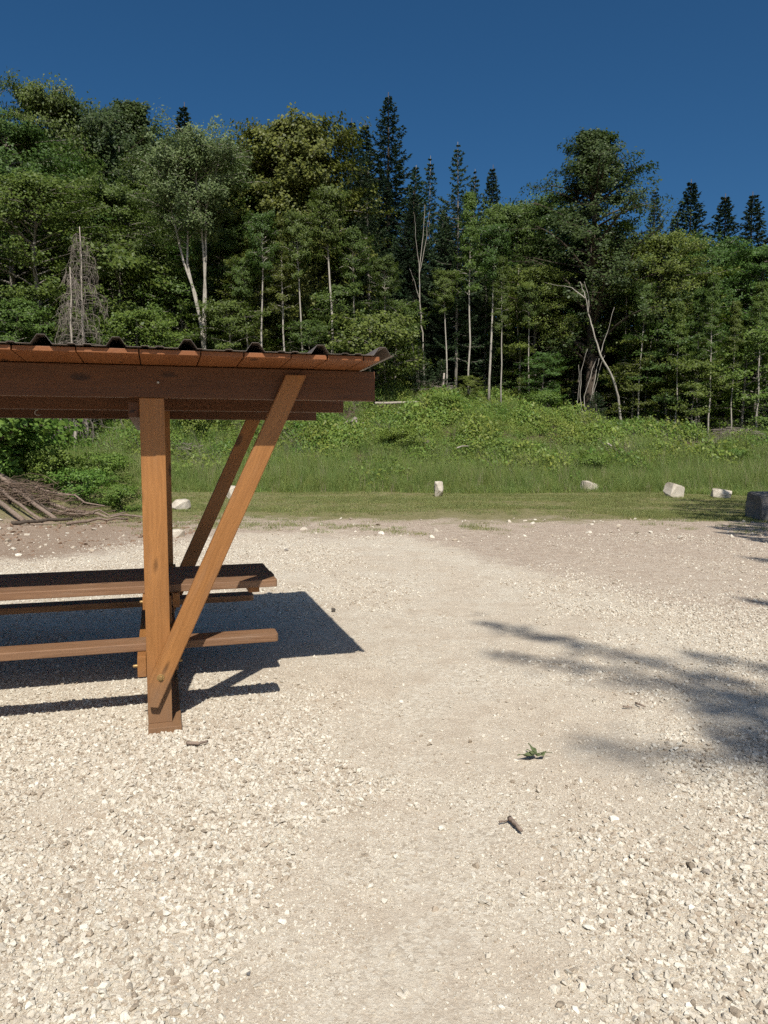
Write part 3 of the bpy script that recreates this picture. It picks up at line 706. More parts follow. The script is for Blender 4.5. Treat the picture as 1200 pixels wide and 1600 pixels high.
TREES = [
 ('beech_a', 8, 190, 37, 'dense green broadleaf tree at the far left of the forest', 1.1),
 ('beech_a', 72, 135, 43, 'tallest broadleaf at the left with a pale rounded top', .7),
 ('dark_broad', 140, 172, 45, 'dark broadleaf just right of the tall pale-topped one', .9),
 ('hornbeam', 205, 163, 45, 'dark feathery tree forming the flat skyline left of the airy pale-stemmed tree', 1.0),
 ('beech_b', 60, 280, 34, 'yellowish green broadleaf in front of the left forest above the roof', 1.15),
 ('beech_a', 170, 290, 38, 'green broadleaf behind the dead grey spruce', 1.0),
 ('spruce_b', 286, 166, 52, 'small spruce tip peeping over the skyline behind the airy tree', .9),
 ('ash', 310, 195, 34, 'airy tree with pale forked stems above the roof', 1.0),
 ('beech_a', 350, 330, 38, 'green broadleaf to the right behind the pale forked stems', .9),
 ('lime', 455, 188, 39, 'big round yellow-green lime tree on the skyline', .98),
 ('beech_b', 400, 400, 36, 'low bright beech below the round lime tree', 1.1),
 ('spruce', 550, 190, 46, 'dark spruce tip just left of the tallest spruce', .85),
 ('spruce_b', 570, 196, 52, 'twin spruce tip touching the tallest spruce', 1.0),
 ('spruce', 607, 150, 47, 'tallest dark spruce standing out against the sky', .95),
 ('fir_b', 575, 270, 39, 'grey-green fir with drooping branches below the twin spruce tips', .95),
 ('fir_b', 650, 262, 43, 'blue-green fir to the right below the tallest spruce', .9),
 ('fir', 672, 248, 45, 'thin fir tip behind the blue-green fir', .8),
 ('fir', 716, 226, 38, 'slender fir with a long pale trunk and open top', .9),
 ('fir', 742, 268, 42, 'ragged fir leaning out beside the slender pale-trunked fir', .85),
 ('spruce_b', 769, 262, 47, 'small pointed spruce right of the slender fir', .8),
 ('beech_a', 800, 318, 42, 'mid green broadleaf in the dip of the skyline', 1.0),
 ('beech_a', 848, 312, 43, 'mid green broadleaf beside the large dark tree', .9),
 ('hornbeam', 932, 208, 38, 'large dark open-crowned tree standing out at the right', 1.25),
 ('fir_b', 900, 290, 40, 'dark fir filling in behind the large open-crowned tree', .7),
 ('spruce', 1024, 298, 43, 'dark irregular conifer right of the large open-crowned tree', .7),
 ('spruce_b', 1055, 335, 50, 'short spruce tip in the gap before the three right spruces', .8),
 ('spruce_b', 1081, 284, 46, 'first of three pointed spruces at the right skyline', 1.15),
 ('spruce_b', 1134, 306, 45, 'middle of three pointed spruces at the right skyline', 1.15),
 ('spruce_b', 1178, 304, 47, 'last of three pointed spruces at the right skyline', 1.15),
 ('beech_b', 1030, 372, 37, 'bright green broadleaf at the edge right of the leaning birch', 1.2),
 ('beech_a', 1100, 372, 39, 'green broadleaf below the middle of the three spruces', .9),
 ('beech_a', 1190, 385, 38, 'green broadleaf at the right end of the forest edge', 1.2),
 ('fir_b', 1150, 400, 40, 'hanging-branched fir below the last right spruce', .9),
 ('fir_b', 692, 330, 41, 'dark fir between the two pale-trunked firs', .9),
 ('beech_b', 835, 420, 38, 'soft green beech left of the large dark tree', 1.2),
 ('fir_b', 760, 400, 39, 'layered green fir behind the pale broken trunk', .9),
 ('dark_broad', 940, 380, 41, 'dark leafy tree inside the shade behind the leaning birch', .9),
]
for k, px, ty, Y, lb, wd in TREES: tree(k, px, ty, Y, lb, wd, group=FE, rz=(0 if k == 'ash' else None))
POLES = [(407, 330, 33.6, 'thin pale trunk left of the three grouped below the lime tree'), (441, 340, 33.8, 'middle thin pale trunk below the lime tree'), (472, 330, 33.5, 'thicker pale trunk right of the group below the lime tree'),
         (517, 290, 34.0, 'tall pale trunk between lime tree and grey-green fir'), (556, 360, 34.6, 'thin pale trunk in front of the grey-green fir'), (767, 350, 36, 'pale straight trunk under the small pointed spruce'),
         (786, 400, 35.8, 'thin bare pale trunk left of the broken one'), (1116, 430, 33.4, 'straight pale trunk at the edge under the right spruces'), (1192, 440, 33.4, 'pale trunk at the right border of the forest'),
         (735, 300, 36.2, 'long pale trunk under the slender open-topped fir'), (830, 440, 36.6, 'thin pale trunk right of the thick broken one'), (602, 400, 35.6, 'thin trunk in the shade right above the roof end'),
         (1062, 470, 33.9, 'thin pale trunk among the crooked stems right of the birch'), (1095, 450, 34.2, 'slanting pale trunk left of the straight one under the spruces'), (1003, 440, 35, 'thin pale trunk a little right of the leaning birch'),
         (700, 420, 36.4, 'thin pale trunk rising beside the wooden stake'), (386, 400, 34.4, 'thin pale trunk between forked stems and lime tree group'), (1150, 470, 33.8, 'thin pale trunk half way between the two right ones')]
for px, ty, Y, lb in POLES: tree('pole_b' if px % 3 == 0 or px > 1090 else 'pole', px, ty, Y, lb, .62 if len(lb) % 2 else .75, 'pole_tree', 'pale-trunked young trees')
SAP = [('sapling', 215, 480, 33, 'bright small beech lit against the dark forest behind the roof'), ('sapling_b', 30, 470, 32, 'leafy young tree at the left edge above the roof'), ('sapling', 180, 395, 36, 'layered young beech above the small bright beech'),
       ('sapling_b', 480, 500, 34, 'young tree behind the roof below the lime tree'), ('round_bush', 580, 487, 34.5, 'round yellow-green bush above the right roof end'), ('young_spruce', 655, 540, 35.5, 'young spruce with tiered branches right of the roof end'),
       ('young_spruce', 690, 560, 36.5, 'smaller young spruce beside the wooden stake'), ('sapling', 735, 585, 35.5, 'small beech sapling on top of the bank'), ('sapling_b', 850, 550, 36, 'yellow-green sapling in the shade left of the leaning birch'),
       ('sapling_b', 350, 470, 34, 'young tree to the right of the pale forked stems'), ('sapling_b', 1050, 500, 35, 'young tree at the edge among thin pale stems'), ('sapling', 1085, 560, 34, 'low beech sapling near the straight pale trunk'),
       ('sapling', 1165, 520, 34.5, 'leafy sapling between the two right pale trunks'), ('young_spruce', 932, 610, 34.6, 'tiny young spruce standing between hazel stems and birch'), ('sapling_b', 620, 470, 38, 'young beech in the shade behind the young spruces'),
       ('sapling', 990, 560, 35.5, 'dark leafy sapling right of the birch foot'), ('sapling_b', 530, 450, 35.5, 'green sapling beside the tall pale trunk'), ('sapling_b', 270, 440, 36, 'young tree left behind the forked stems'),
       ('sapling_b', 800, 520, 39, 'shaded sapling between the pale trunks'), ('sapling', 90, 560, 31, 'low leafy sapling behind the roof at the left'), ('sapling_b', 150, 590, 32.5, 'low leafy sapling under the dead spruce')]
for k, px, ty, Y, lb in SAP: tree(k, px, ty, Y, lb, 1.1, 'round_bush' if k == 'round_bush' else 'young_spruce' if k == 'young_spruce' else 'sapling_tree', 'young trees along the forest edge')
# the wood behind, row upon row
rb = random.Random(5)
for row, (Y, y0, n) in enumerate(((41.5, 345, 20), (46, 330, 20), (52, 325, 20))):
    for i in range(n):
        px = -120 + (1440 / n) * (i + rb.uniform(.1, .9))
        hump = np.interp(px, [-120, 60, 240, 400, 560, 640, 700, 800, 870, 960, 1080, 1300], [-120, -125, -115, -90, -80, -60, -30, 20, 20, 0, 25, 20])
        kind = rb.choice(('dark_broad', 'beech_a', 'spruce', 'fir_b', 'spruce_b', 'beech_a'))
        if 520 < px < 790 or px > 1035: kind = rb.choice(('spruce', 'fir_b', 'spruce_b', 'spruce', 'fir'))
        con = kind in ('spruce', 'fir_b', 'spruce_b', 'fir')
        tree(kind, px, y0 + hump + rb.uniform(0, 45), Y + rb.uniform(-1.5, 1.5),
             'dark conifer filling the depth of the wood behind the edge trees' if con else 'shaded broadleaf filling the depth of the wood behind the edge trees', rb.uniform(.85, 1.15), group='trees filling the depth of the wood')

# off to the right, beyond the frame: the trees whose shade falls into the yard
def shade_tree(name, label, trunk, H, limbs, seed, leaf=.13):
    """limbs: world-space polylines that leave the trunk, with leaf count per metre"""
    r = random.Random(seed); rn = np.random.default_rng(seed); T = Vector(trunk); mb = MB()
    mb.tube([Vector((r.gauss(0, .04), r.gauss(0, .04), H * i / 7)) for i in range(8)], [.2 * (1 - .93 * i / 7) + .01 for i in range(8)], 8)
    C, Nn = [], []
    for P, dens, wid in limbs:
        P = [Vector(p) - T for p in P]; mb.tube(P, [.06 * (1 - .8 * k / (len(P) - 1)) for k in range(len(P))], 5, False)
        for i in range(len(P) - 1):
            a, b = P[i], P[i + 1]; d = (b - a); ln = d.length; d = d / ln; nl = int(ln * dens)
            s_ = rn.random(nl); k = (i + s_) / (len(P) - 1)
            sd = np.array([-d.y, d.x, 0]); tw = np.floor(s_ * ln * 5); off = np.sin(tw * 12.9 + i * 7) * wid * .7
            c = np.array(a) + np.outer(s_, np.array(b - a)) + np.outer((off + rn.normal(0, wid * .7, nl)) * (1.15 - k), sd); c[:, 2] += rn.normal(-.08, .15, nl)
            C.append(c); Nn.append(rn.normal(0, .5, (nl, 3)) + np.array([0, 0, .8]))
    C = np.concatenate(C); Nn = np.concatenate(Nn)
    o = link(name, None, loc=T, label=label, category='tree')
    link('trunk', mb.mesh('shade_trunk', M['bark_grey']), o)
    link('crown', mesh_quads('shade_crown', diamonds(C, Nn, rn.uniform(.7, 1.3, len(C)) * leaf, rn.uniform(.4, .7, len(C)) * leaf, rn), M['lf_beech']), o)
def sh(px, py, z):
    """point at height z whose shadow falls on that spot of the yard"""
    q = onground(px, py); return (q[0] + .095 * z, q[1] - .806 * z, z)
def tier(px, py, z, n, seed):
    """short side limbs round a shaded spot"""
    r = random.Random(seed); out = []
    for i in range(n):
        a = (px + r.uniform(-60, 130), py + r.uniform(-30, 45)); out.append(([sh(a[0], a[1], z), sh(a[0] - r.uniform(50, 120), a[1] - r.uniform(-4, 22), z + .2)], 60, .22))
    return out
T1 = (7.6, -8.4, 0)
limbs = [([(7.6, -8.4, 13.4), (5.5, -7.6, 14.2), sh(1190, 1105, 14.5), sh(1010, 1030, 14.5), sh(860, 995, 14.5), sh(735, 972, 14.5)], 70, .28),
         ([sh(1190, 1100, 14.5), sh(1040, 1070, 14.5), sh(900, 1035, 14.7), sh(755, 1018, 14.8)], 70, .28),
         ([(7.6, -8.4, 13.8), sh(1330, 1080, 14.8), sh(1200, 1040, 14.9), sh(1060, 1015, 14.9)], 75, .28),
         ([(7.6, -8.4, 14.6), sh(1400, 1230, 16.0), sh(1200, 1190, 16.2), sh(1040, 1170, 16.3), sh(880, 1158, 16.4)], 60, .25),
         ([sh(1230, 1150, 14.5), sh(1150, 1110, 14.5), sh(1080, 1090, 14.5)], 90, .32), ([sh(1260, 1120, 14.7), sh(1180, 1075, 14.7), sh(1120, 1050, 14.7)], 85, .3),
         ([(7.6, -8.4, 15.2), sh(1330, 960, 15.9), sh(1235, 945, 16.0), sh(1160, 936, 16.0)], 220, .07), ([(7.6, -8.4, 15.7), sh(1310, 885, 16.5), sh(1165, 873, 16.5)], 200, .08)]
limbs += tier(1250, 1130, 14.8, 8, 1) + tier(1300, 1200, 15.7, 8, 2) + tier(1400, 1050, 15.5, 10, 3)
shade_tree('broadleaf_tree', 'tree beside the yard whose branches shade the gravel at the right', T1, 18.5, limbs, 3)
T2 = (13.2, 9.6, 0)
l2 = []; r2 = random.Random(12)
for i in range(17):
    yy = 781 + 47 * i / 16; x1 = 1045 + r2.uniform(0, 60) + (60 if yy > 812 else 0) + (50 if i == 0 else 0); z = r2.uniform(7, 9.5)
    l2.append(([(13.2, 9.6, z - 1.5), sh(1330, yy + 8, z), sh(1210, yy + 3, z), sh((x1 + 1210) / 2, yy + r2.uniform(-1, 1), z), sh(x1, yy - 2, z)], 200, r2.uniform(.2, .45)))
for yy, x1 in ((836, 1120), (842, 1150), (847, 1170)):
    l2.append(([(13.2, 9.6, 6), sh(1330, yy + 6, 7.8), sh(1200, yy, 7.8), sh(x1, yy - 3, 7.8)], 190, .18))
shade_tree('broadleaf_tree', 'tree beyond the right border shading the lawn and the dark block', T2, 12, l2, 4)

# ---- dead grey spruces above the roof
def dead_spruce(px, top, Y, label, seed, Rm, twigs=True):
    r = random.Random(seed); q = at(px, top, Y); b = float(hgt(q[0], Y)); H = q[2] - b
    mb = MB(); mb.tube([Vector((r.gauss(0, .02), 0, H * i / 7)) for i in range(8)], [.085 * (1 - .9 * i / 7) + .006 for i in range(8)], 8)
    br = MB()
    n = int(H * 16) if twigs else int(H * 4)
    for i in range(n):
        u = i / n; z = H * (.12 + .86 * u); a = i * 2.4 + r.gauss(0, .3)
        ln = Rm * (1 - u) ** .6 * r.uniform(.3, 1.2) + .15
        if r.random() < .22: continue
        d = Vector((math.cos(a), math.sin(a), 0))
        P = [Vector((0, 0, z)) + d * ln * math.sin(s * 1.9) / math.sin(1.9) * (1 if s < .8 else .97) + Vector((0, 0, ln * (.32 * s - 1.0 * s * s))) for s in np.linspace(0, 1, 7)]
        br.tube(P, [.011 * (1 - .11 * k) for k in range(7)], 4, False)
        if twigs:
            for k in range(9):
                s = r.uniform(.3, 1); i0 = min(int(s * 6), 5); p = P[i0].lerp(P[i0 + 1], s * 6 - i0)
                e = p + rvec(r, .1) * 1.2 + Vector((0, 0, -r.uniform(.1, .45))) + d * r.uniform(-.1, .15)
                br.tube([p, p.lerp(e, .5) + rvec(r, .03), e], [.006, .005, .003], 3, False)
    o = link('dead_spruce', None, loc=(q[0], Y, b - .05), label=label, category='dead tree', group='dead trees')
    link('trunk', mb.mesh('dead_trunk', M['deadwood']), o); link('branches', br.mesh('dead_branches', M['deadbranch']), o)
dead_spruce(124, 352, 30.5, 'grey dead spruce with hanging bare branches above the roof', 3, 1.35)
dead_spruce(109, 415, 30.0, 'shorter thin dead spruce leaning on the grey one', 5, .75)
dead_spruce(857, 303, 45, 'reddish bare treetop against the sky beside the large dark tree', 8, 1.4, False)
# ---- single bare stems
def stem(name, label, paths, mat, cat='tree', group=None):
    """paths: list of (list of (px, py, Y), base radius, tip radius)"""
    b0_ = paths[0][0][0]; p0 = at(b0_[0], b0_[1], b0_[2] + .9); z0 = float(hgt(p0[0], p0[1])); mb = MB()
    org = Vector((p0[0], p0[1], z0 - .05))
    for pts, r0, r1 in paths:
        W = [Vector(at(p[0], p[1], p[2] + .9)) for p in pts]; r0 *= .5; r1 *= .4
        if pts is paths[0][0] or abs(W[0].z - hgt(W[0].x, W[0].y)) < .9: W[0].z = float(hgt(W[0].x, W[0].y)) - .05
        X = []
        for i in range(len(W) - 1):
            for k in range(4): X.append(W[i].lerp(W[i + 1], k / 4) + (rvec(random, .014) if (i or k) else Vector()))
        W = X + [W[-1]]
        n = len(W); mb.tube([q - org for q in W], [(r0 + (r1 - r0) * i / (n - 1)) * random.uniform(.85, 1.15) for i in range(n)], 7)
    return link(name, mb.mesh(name, mat), loc=org, label=label, category=cat, group=group)
stem('leaning_birch', 'crooked pale birch leaning left at the edge of the shade', [([(972, 667, 34), (966, 620, 34), (955, 585, 33.8), (938, 555, 33.6), (928, 520, 33.5), (919, 490, 33.5), (914, 462, 33.4), (906, 440, 33.3)], .13, .035), ([(914, 466, 33.4), (893, 449, 33.6), (850, 441, 34.2)], .05, .012),
     ([(938, 555, 33.6), (948, 520, 33.5), (960, 480, 33.4)], .04, .015), ([(919, 490, 33.5), (920, 465, 33.4), (913, 440, 33.3)], .05, .02)], M['bark_pale'])
stem('hazel_clump', 'bundle of thin pale hazel stems left of the leaning birch', [([(914, 664, 34), (906, 620, 34), (908, 580, 33.9), (918, 545, 33.8)], .05, .02), ([(916, 664, 34), (913, 620, 34), (924, 580, 33.9), (932, 560, 33.9)], .05, .02),
     ([(919, 664, 34), (923, 625, 34), (930, 590, 34), (936, 560, 34)], .055, .03), ([(911, 664, 34.1), (902, 630, 34.1), (905, 600, 34), (904, 570, 34)], .04, .015), ([(921, 664, 34.1), (928, 610, 34.1), (945, 555, 34)], .04, .015)], M['bark_pale'], 'shrub')
stem('thin_stems', 'loose bunch of thin crooked stems right of the leaning birch', [([(1006, 660, 34.4), (1009, 610, 34.4), (1012, 570, 34.3), (1020, 520, 34.2)], .035, .012), ([(1030, 662, 34.4), (1028, 620, 34.3), (1022, 590, 34.3)], .03, .01),
     ([(1045, 655, 34.3), (1052, 610, 34.2), (1043, 560, 34.2), (1036, 500, 34.1)], .045, .012), ([(1035, 640, 34.3), (1042, 600, 34.3), (1034, 570, 34.2)], .025, .01)], M['bark_pale'], 'shrub')
stem('bare_tree', 'pale bare tree with upright twigs between the firs', [([(664, 600, 37.5), (660, 520, 37.4), (656, 470, 37.4), (655, 420, 37.3), (661, 370, 37.3), (664, 320, 37.2)], .09, .015), ([(656, 470, 37.4), (648, 440, 37.3), (640, 420, 37.2)], .03, .01),
     ([(655, 430, 37.3), (665, 380, 37.4), (671, 330, 37.4)], .035, .01), ([(655, 420, 37.3), (650, 370, 37.2), (648, 335, 37.1)], .03, .008)], M['bark_pale'], 'dead tree')
stem('bent_tree', 'thin trunk bent over into an arch above the young spruces', [([(655, 600, 36.4), (648, 560, 36.2), (638, 520, 36), (618, 485, 35.8), (590, 468, 35.6), (560, 470, 35.4)], .05, .015)], M['bark_grey'], 'tree')
stem('broken_trunk', 'thick pale broken trunk on the crest of the bank', [([(812, 618, 37), (812, 590, 37), (813, 560, 37), (811, 530, 37)], .13, .09), ([(810, 560, 37.1), (808, 480, 37.1), (810, 410, 37.2)], .07, .04)], M['deadwood'], 'dead tree')
stem('branchy_snag', 'pale forked snag in front of the large dark tree', [([(978, 520, 35.8), (980, 440, 36), (978, 415, 36), (984, 380, 36)], .05, .02), ([(978, 415, 36), (990, 395, 36), (998, 380, 36)], .03, .01)], M['bark_pale'], 'dead tree')

# ------------------------------------------------------------------ bank: shrubs, fallen wood
for px, py, Y, s, lb in [(628, 690, 29, .6, 'dark round bush on the bank right of the roof end'), (925, 712, 27.5, .5, 'dark bush on the bank above the wide white rock'), (690, 640, 33, .55, 'bush near the top of the bank below the stake'),
                         (310, 668, 31, .8, 'bush on the bank seen through the shelter'), (75, 765, 19.5, .62, 'leafy bush behind the brush pile'), (130, 775, 19, .55, 'leafy bush right of the brush pile'), (190, 790, 18, .42, 'low bush beside the shelter post'),
                         (8, 735, 20, 1.25, 'tall dark bush at the left edge of the picture'), (-40, 720, 19, 1.7, 'tall dark bush beyond the left edge'), (165, 740, 23, .6, 'bush between brush pile and bank'), (850, 640, 35, .7, 'bush in the shade at the right of the broken trunk'),
                         (1150, 690, 29, .42, 'bush on the low bank at the right')]:
    q = at(px, py, Y); b = float(hgt(q[0], Y))
    plant('bush', (q[0], Y, b), s, 1.15, 'bush', lb, 'bush', 'bushes on the bank')
def stick(name, label, P, r0, r1, mat, cat, group=None, n=7, wob=.0, sides=7):
    """P: world points"""
    org = Vector(P[0]); pts = []
    P = [Vector(p) - org for p in P]
    for i in range(len(P) - 1):
        for k in range(3):
            q = P[i].lerp(P[i + 1], k / 3); pts.append(q + rvec(random, wob) if (i or k) else q)
    pts.append(P[-1]); m = len(pts); mb = MB(); mb.tube(pts, [r0 + (r1 - r0) * i / (m - 1) for i in range(m)], sides)
    return link(name, mb.mesh(name, mat), loc=org, label=label, category=cat, group=group)
def gat(px, py, Y, up=0.0):
    q = at(px, py, Y); return (q[0], q[1], float(hgt(q[0], q[1])) + up)
FWD = 'fallen wood on the bank'
stick('fallen_log', 'long pale thin log lying across the bank right of the roof', [at(586, 630, 33.2), at(640, 629, 33.6), at(690, 625, 34)], .06, .045, M['deadwood'], 'log', FWD, wob=.01)
stick('fallen_branch', 'bent pale branch on the crest just right of the roof end', [at(586, 591, 36), at(598, 596, 36), at(609, 606, 35.8)], .05, .03, M['deadwood'], 'branch', FWD)
stick('fallen_log', 'thin log lying under the young spruces', [at(625, 610, 36), at(665, 612, 36), at(705, 608, 36.4)], .05, .03, M['deadwood'], 'log', FWD, wob=.01)
stick('stake', 'short pale stake standing on the bank crest', [gat(691, 607, 36, -.05), at(694, 583, 36)], .05, .04, M['deadwood'], 'stake')
stick('fallen_branch', 'small pale branch half way up the bank', [at(714, 700, 28.5), at(722, 697, 28.6), at(733, 697, 28.8)], .03, .015, M['deadwood'], 'branch', FWD)
stick('fallen_branch', 'light branch lying above the wide white rock', [at(948, 692, 29), at(956, 697, 28.8)], .04, .02, M['deadwood'], 'branch', FWD)
def brush(name, label, px, py, Y, wx, wz, n, mat, group='brush piles', up=0.0, rad=.012):
    q = at(px, py, Y); b = float(hgt(q[0], Y)); r = random.Random(px); mb = MB()
    for i in range(n):
        a = r.uniform(0, 6.28); ln = r.uniform(.35, 1.0) * wx
        c = Vector((r.gauss(0, wx * .4), r.gauss(0, wx * .3), 0)); c.z = max(0.02, r.uniform(0, wz) * math.exp(-(c.x / wx) ** 2 * 1.5))
        d = Vector((math.cos(a), math.sin(a), r.uniform(-.15, .3))) * ln * .5
        mb.tube(curve_pts(c - d, c + d, rvec(r, .06 * ln), 4), [rad * r.uniform(.6, 1.6) * (1 - .2 * k) for k in range(4)], 4, False)
    return link(name, mb.mesh(name, mat), loc=(q[0], Y, b + up), label=label, category='brush pile', group=group)
brush('brush_pile', 'grey heap of dead branches on the bank seen through the shelter', 290, 690, 29.5, 1.0, .5, 90, M['deadbranch'])
brush('brush_pile', 'heap of pale dead branches at the right forest edge', 1150, 665, 32.5, 1.5, .6, 110, M['deadbranch'])
brush('brush_pile', 'tangle of dead twigs on the crest right of the roof', 675, 600, 36, 1.3, .6, 90, M['deadbranch'])
brush('brush_pile', 'bundle of grey twigs amid the green bank', 655, 675, 30, .8, .25, 50, M['deadbranch'])
brush('brush_pile', 'brown tangle of cut twigs heaped at the left edge', 30, 770, 17.0, 1.1, .5, 320, M['twig_brown'], rad=.007)
brush('brush_pile', 'low spread of thin twigs in front of the left bushes', 110, 795, 16.6, .9, .25, 110, M['twig_brown'], rad=.006)
# stump with roots on the bank right behind the roof end
def stump():
    r = random.Random(9); mb = MB(); mb.tube([Vector((0, 0, -.2)), Vector((.02, 0, .15)), Vector((0, .03, .4)), Vector((.05, 0, .6))], [.30, .22, .17, .10], 10)
    for i in range(13):
        a = i * .5 + r.gauss(0, .1); d = Vector((math.cos(a), math.sin(a), 0))
        mb.tube([Vector((0, 0, .28)), d * .35 + Vector((0, 0, .12 + r.gauss(0, .1))), d * .7 + Vector((0, 0, -.15 + r.gauss(0, .15)))], [.09, .06, .02], 5)
    q = gat(551, 662, 31.5); link('tree_stump', mb.mesh('stump', M['deadbranch']), loc=q, rot=(-.6, .2, 0), scl=(.85, .85, .85), label='grey rooty tree stump on the bank behind the beam ends', category='stump')
stump()
# logs at the lower left
LG = 'cut logs at the left edge'
def lz(x, y, u): return (x, y, float(hgt(x, y)) + u)
stick('cut_log', 'thick pale log lying lowest at the left edge', [lz(-9.3, 17.2, 0.26), lz(-8.2, 16.1, 0.14), lz(-7.1, 15.05, 0.06)], .06, .045, M['log'], 'log', LG, wob=.01, sides=10)
stick('cut_log', 'log with peeling bark lying over the thick pale one', [lz(-9.0, 17.9, 0.39), lz(-7.8, 16.7, 0.23), lz(-6.7, 15.6, 0.07)], .055, .04, M['log'], 'log', LG, wob=.012, sides=10)
stick('cut_log', 'slim log between the two thick ones', [lz(-9.1, 17.5, 0.30), lz(-8.0, 16.4, 0.17), lz(-6.85, 15.3, 0.06)], .042, .03, M['log'], 'log', LG, wob=.012)
stick('cut_log', 'topmost thin log sloping up to the left edge', [lz(-9.4, 18.3, 0.53), lz(-8.2, 17.2, 0.35), lz(-7.0, 16.1, 0.14)], .038, .025, M['bark_dark'], 'log', LG, wob=.015)
stick('cut_log', 'short dark crosswise log at the tips of the others', [lz(-7.2, 14.75, 0.04), lz(-6.8, 14.95, 0.07), lz(-6.25, 15.35, 0.09)], .038, .03, M['bark_dark'], 'log', LG, wob=.012)
BR = 'branches lying at the left'
stick('fallen_branch', 'long pale branch lying towards the shelter post', [lz(-7.4, 16.9, 0.20), lz(-6.6, 16.6, 0.12), lz(-5.9, 16.4, 0.07), lz(-5.0, 16.0, 0.05)], .04, .02, M['log'], 'branch', BR, wob=.03)
stick('fallen_branch', 'forked branch stretching right from the log tips', [lz(-6.2, 14.9, 0.04), lz(-5.7, 15.2, 0.06), lz(-5.2, 15.5, 0.06)], .035, .02, M['log'], 'branch', BR, wob=.02)
stick('fallen_branch', 'upper pale branch arching over the brush pile', [lz(-8.0, 17.4, 0.41), lz(-7.0, 17.3, 0.38), lz(-6.2, 17.0, 0.22)], .03, .015, M['log'], 'branch', BR, wob=.04)
stick('fallen_branch', 'thin branch crossing below the arching one', [lz(-7.2, 16.4, 0.16), lz(-6.4, 16.3, 0.14), lz(-5.6, 16.6, 0.11)], .022, .012, M['log'], 'branch', BR, wob=.04)

# ------------------------------------------------------------------ rocks
M['rock'] = stone_mat('limestone_rock', [(.32, (.27, .23, .165)), (.5, (.54, .475, .375)), (.8, (.70, .64, .53))], sc=5, rnd=False)
M['rock_dark'] = stone_mat('dark_grey_rock', [(.3, (.10, .095, .085)), (.55, (.20, .19, .175)), (.8, (.30, .29, .27))], sc=5, rnd=False)  # plain dark grey stone tones, mottled by noise
def rock(name, label, loc, size, seed, mat, rz=0, tilt=(0, 0), group=None, boxy=.75, cat='rock'):
    r = random.Random(seed); bm = bmesh.new()
    for i in range(26 if boxy < .9 else 90):
        v = Vector((r.uniform(-1, 1), r.uniform(-1, 1), r.uniform(-1, 1)))
        m = max(abs(v.x), abs(v.y), abs(v.z)); b = v / m; s = v.normalized()
        bm.verts.new((b * boxy + s * (1 - boxy)) * r.uniform(.88, 1))
    h = bmesh.ops.convex_hull(bm, input=bm.verts)
    bmesh.ops.delete(bm, geom=[g for g in h['geom_interior'] if isinstance(g, bmesh.types.BMVert)], context='VERTS')
    bmesh.ops.dissolve_limit(bm, angle_limit=.12, verts=bm.verts, edges=bm.edges)
    bmesh.ops.bevel(bm, geom=list(bm.edges), offset=.035, segments=2, affect='EDGES')
    bmesh.ops.triangulate(bm, faces=bm.faces)
    bmesh.ops.subdivide_edges(bm, edges=bm.edges, cuts=1, use_grid_fill=True)
    for v in bm.verts: v.co += Vector((r.gauss(0, 1), r.gauss(0, 1), r.gauss(0, 1))) * .012
    for v in bm.verts: v.co = Vector((v.co.x * size[0] / 2, v.co.y * size[1] / 2, v.co.z * size[2] / 2))
    m = bpy.data.meshes.new('rock'); bm.to_mesh(m); bm.free(); m.materials.append(mat)
    o = link(name, m, loc=(loc[0], loc[1], float(hgt(loc[0], loc[1])) + size[2] * .36), rot=(tilt[0], tilt[1], rz), label=label, category=cat, group=group); return o
RK = 'white limestone rocks along the lawn'
def rk(px, py): q = onground(px, py); return (q[0], q[1])
rock('limestone_rock', 'upright white stone block on the lawn behind the gravel middle', rk(686, 776), (.30, .3, .56), 1, M['rock'], .2, (0, .04), RK, .85)
rock('limestone_rock', 'low wide white rock at the edge of the tall grass', rk(924, 769), (.78, .5, .44), 12, M['rock'], .3, (0, 0), RK, .7)
rock('limestone_rock', 'tilted square white rock second from the right', rk(1053, 778), (.5, .42, .46), 3, M['rock'], .35, (.1, .32), RK, .95)
rock('limestone_rock', 'flat pointed white rock beside the dark block', rk(1127, 779), (.66, .45, .34), 4, M['rock'], -.3, (0, .12), RK, .5)
rock('limestone_rock', 'whitish lumpy rock just right of the shelter post', rk(284, 797), (.48, .4, .32), 5, M['rock'], .2, (0, 0), RK, .6)
rock('limestone_rock', 'white rock half hidden behind the front brace', rk(363, 779), (.36, .35, .46), 6, M['rock'], .5, (0, .2), RK, .8)
rock('limestone_rock', 'flat pale stone at the gravel edge behind the post', rk(276, 838), (.32, .3, .16), 7, M['rock'], .2, (0, 0), RK, .6)
rock('dark_boulder', 'large dark grey block in the shade at the right border', (8.22, 16.2), (.9, .8, .68), 15, M['rock_dark'], .12, (0, 0), None, .97, 'boulder')
# small stones strewn on the soil at the left and along the gravel edge
n = 260; x = RNG.uniform(-9.5, -4.2, n); y = RNG.uniform(9.8, 15.4, n); k = x < -.5 * y + 2.2; x, y = x[k], y[k]
x2 = RNG.uniform(-3, 9, 160); y2 = RNG.uniform(12.5, 16.3, 160); x = np.concatenate([x, x2]); y = np.concatenate([y, y2]); n = len(x)
s = .03 + .12 * RNG.random(n) ** 3
scatter('field_stones', np.stack([x, y, hgt(x, y) + s * .1], -1), np.stack([RNG.normal(0, .3, n), RNG.normal(0, .3, n), RNG.uniform(0, 6.28, n)], -1), np.stack([s * 1.3, s, s * .8], -1), RNG.integers(0, 10, n),
        [m for m in bpy.data.meshes if m.name.startswith('chip')][:10], label='loose white stones strewn over the brown soil', category='stones')
n = 2600; x = RNG.uniform(-10.5, -3.4, n); y = RNG.uniform(9.6, 17.2, n)
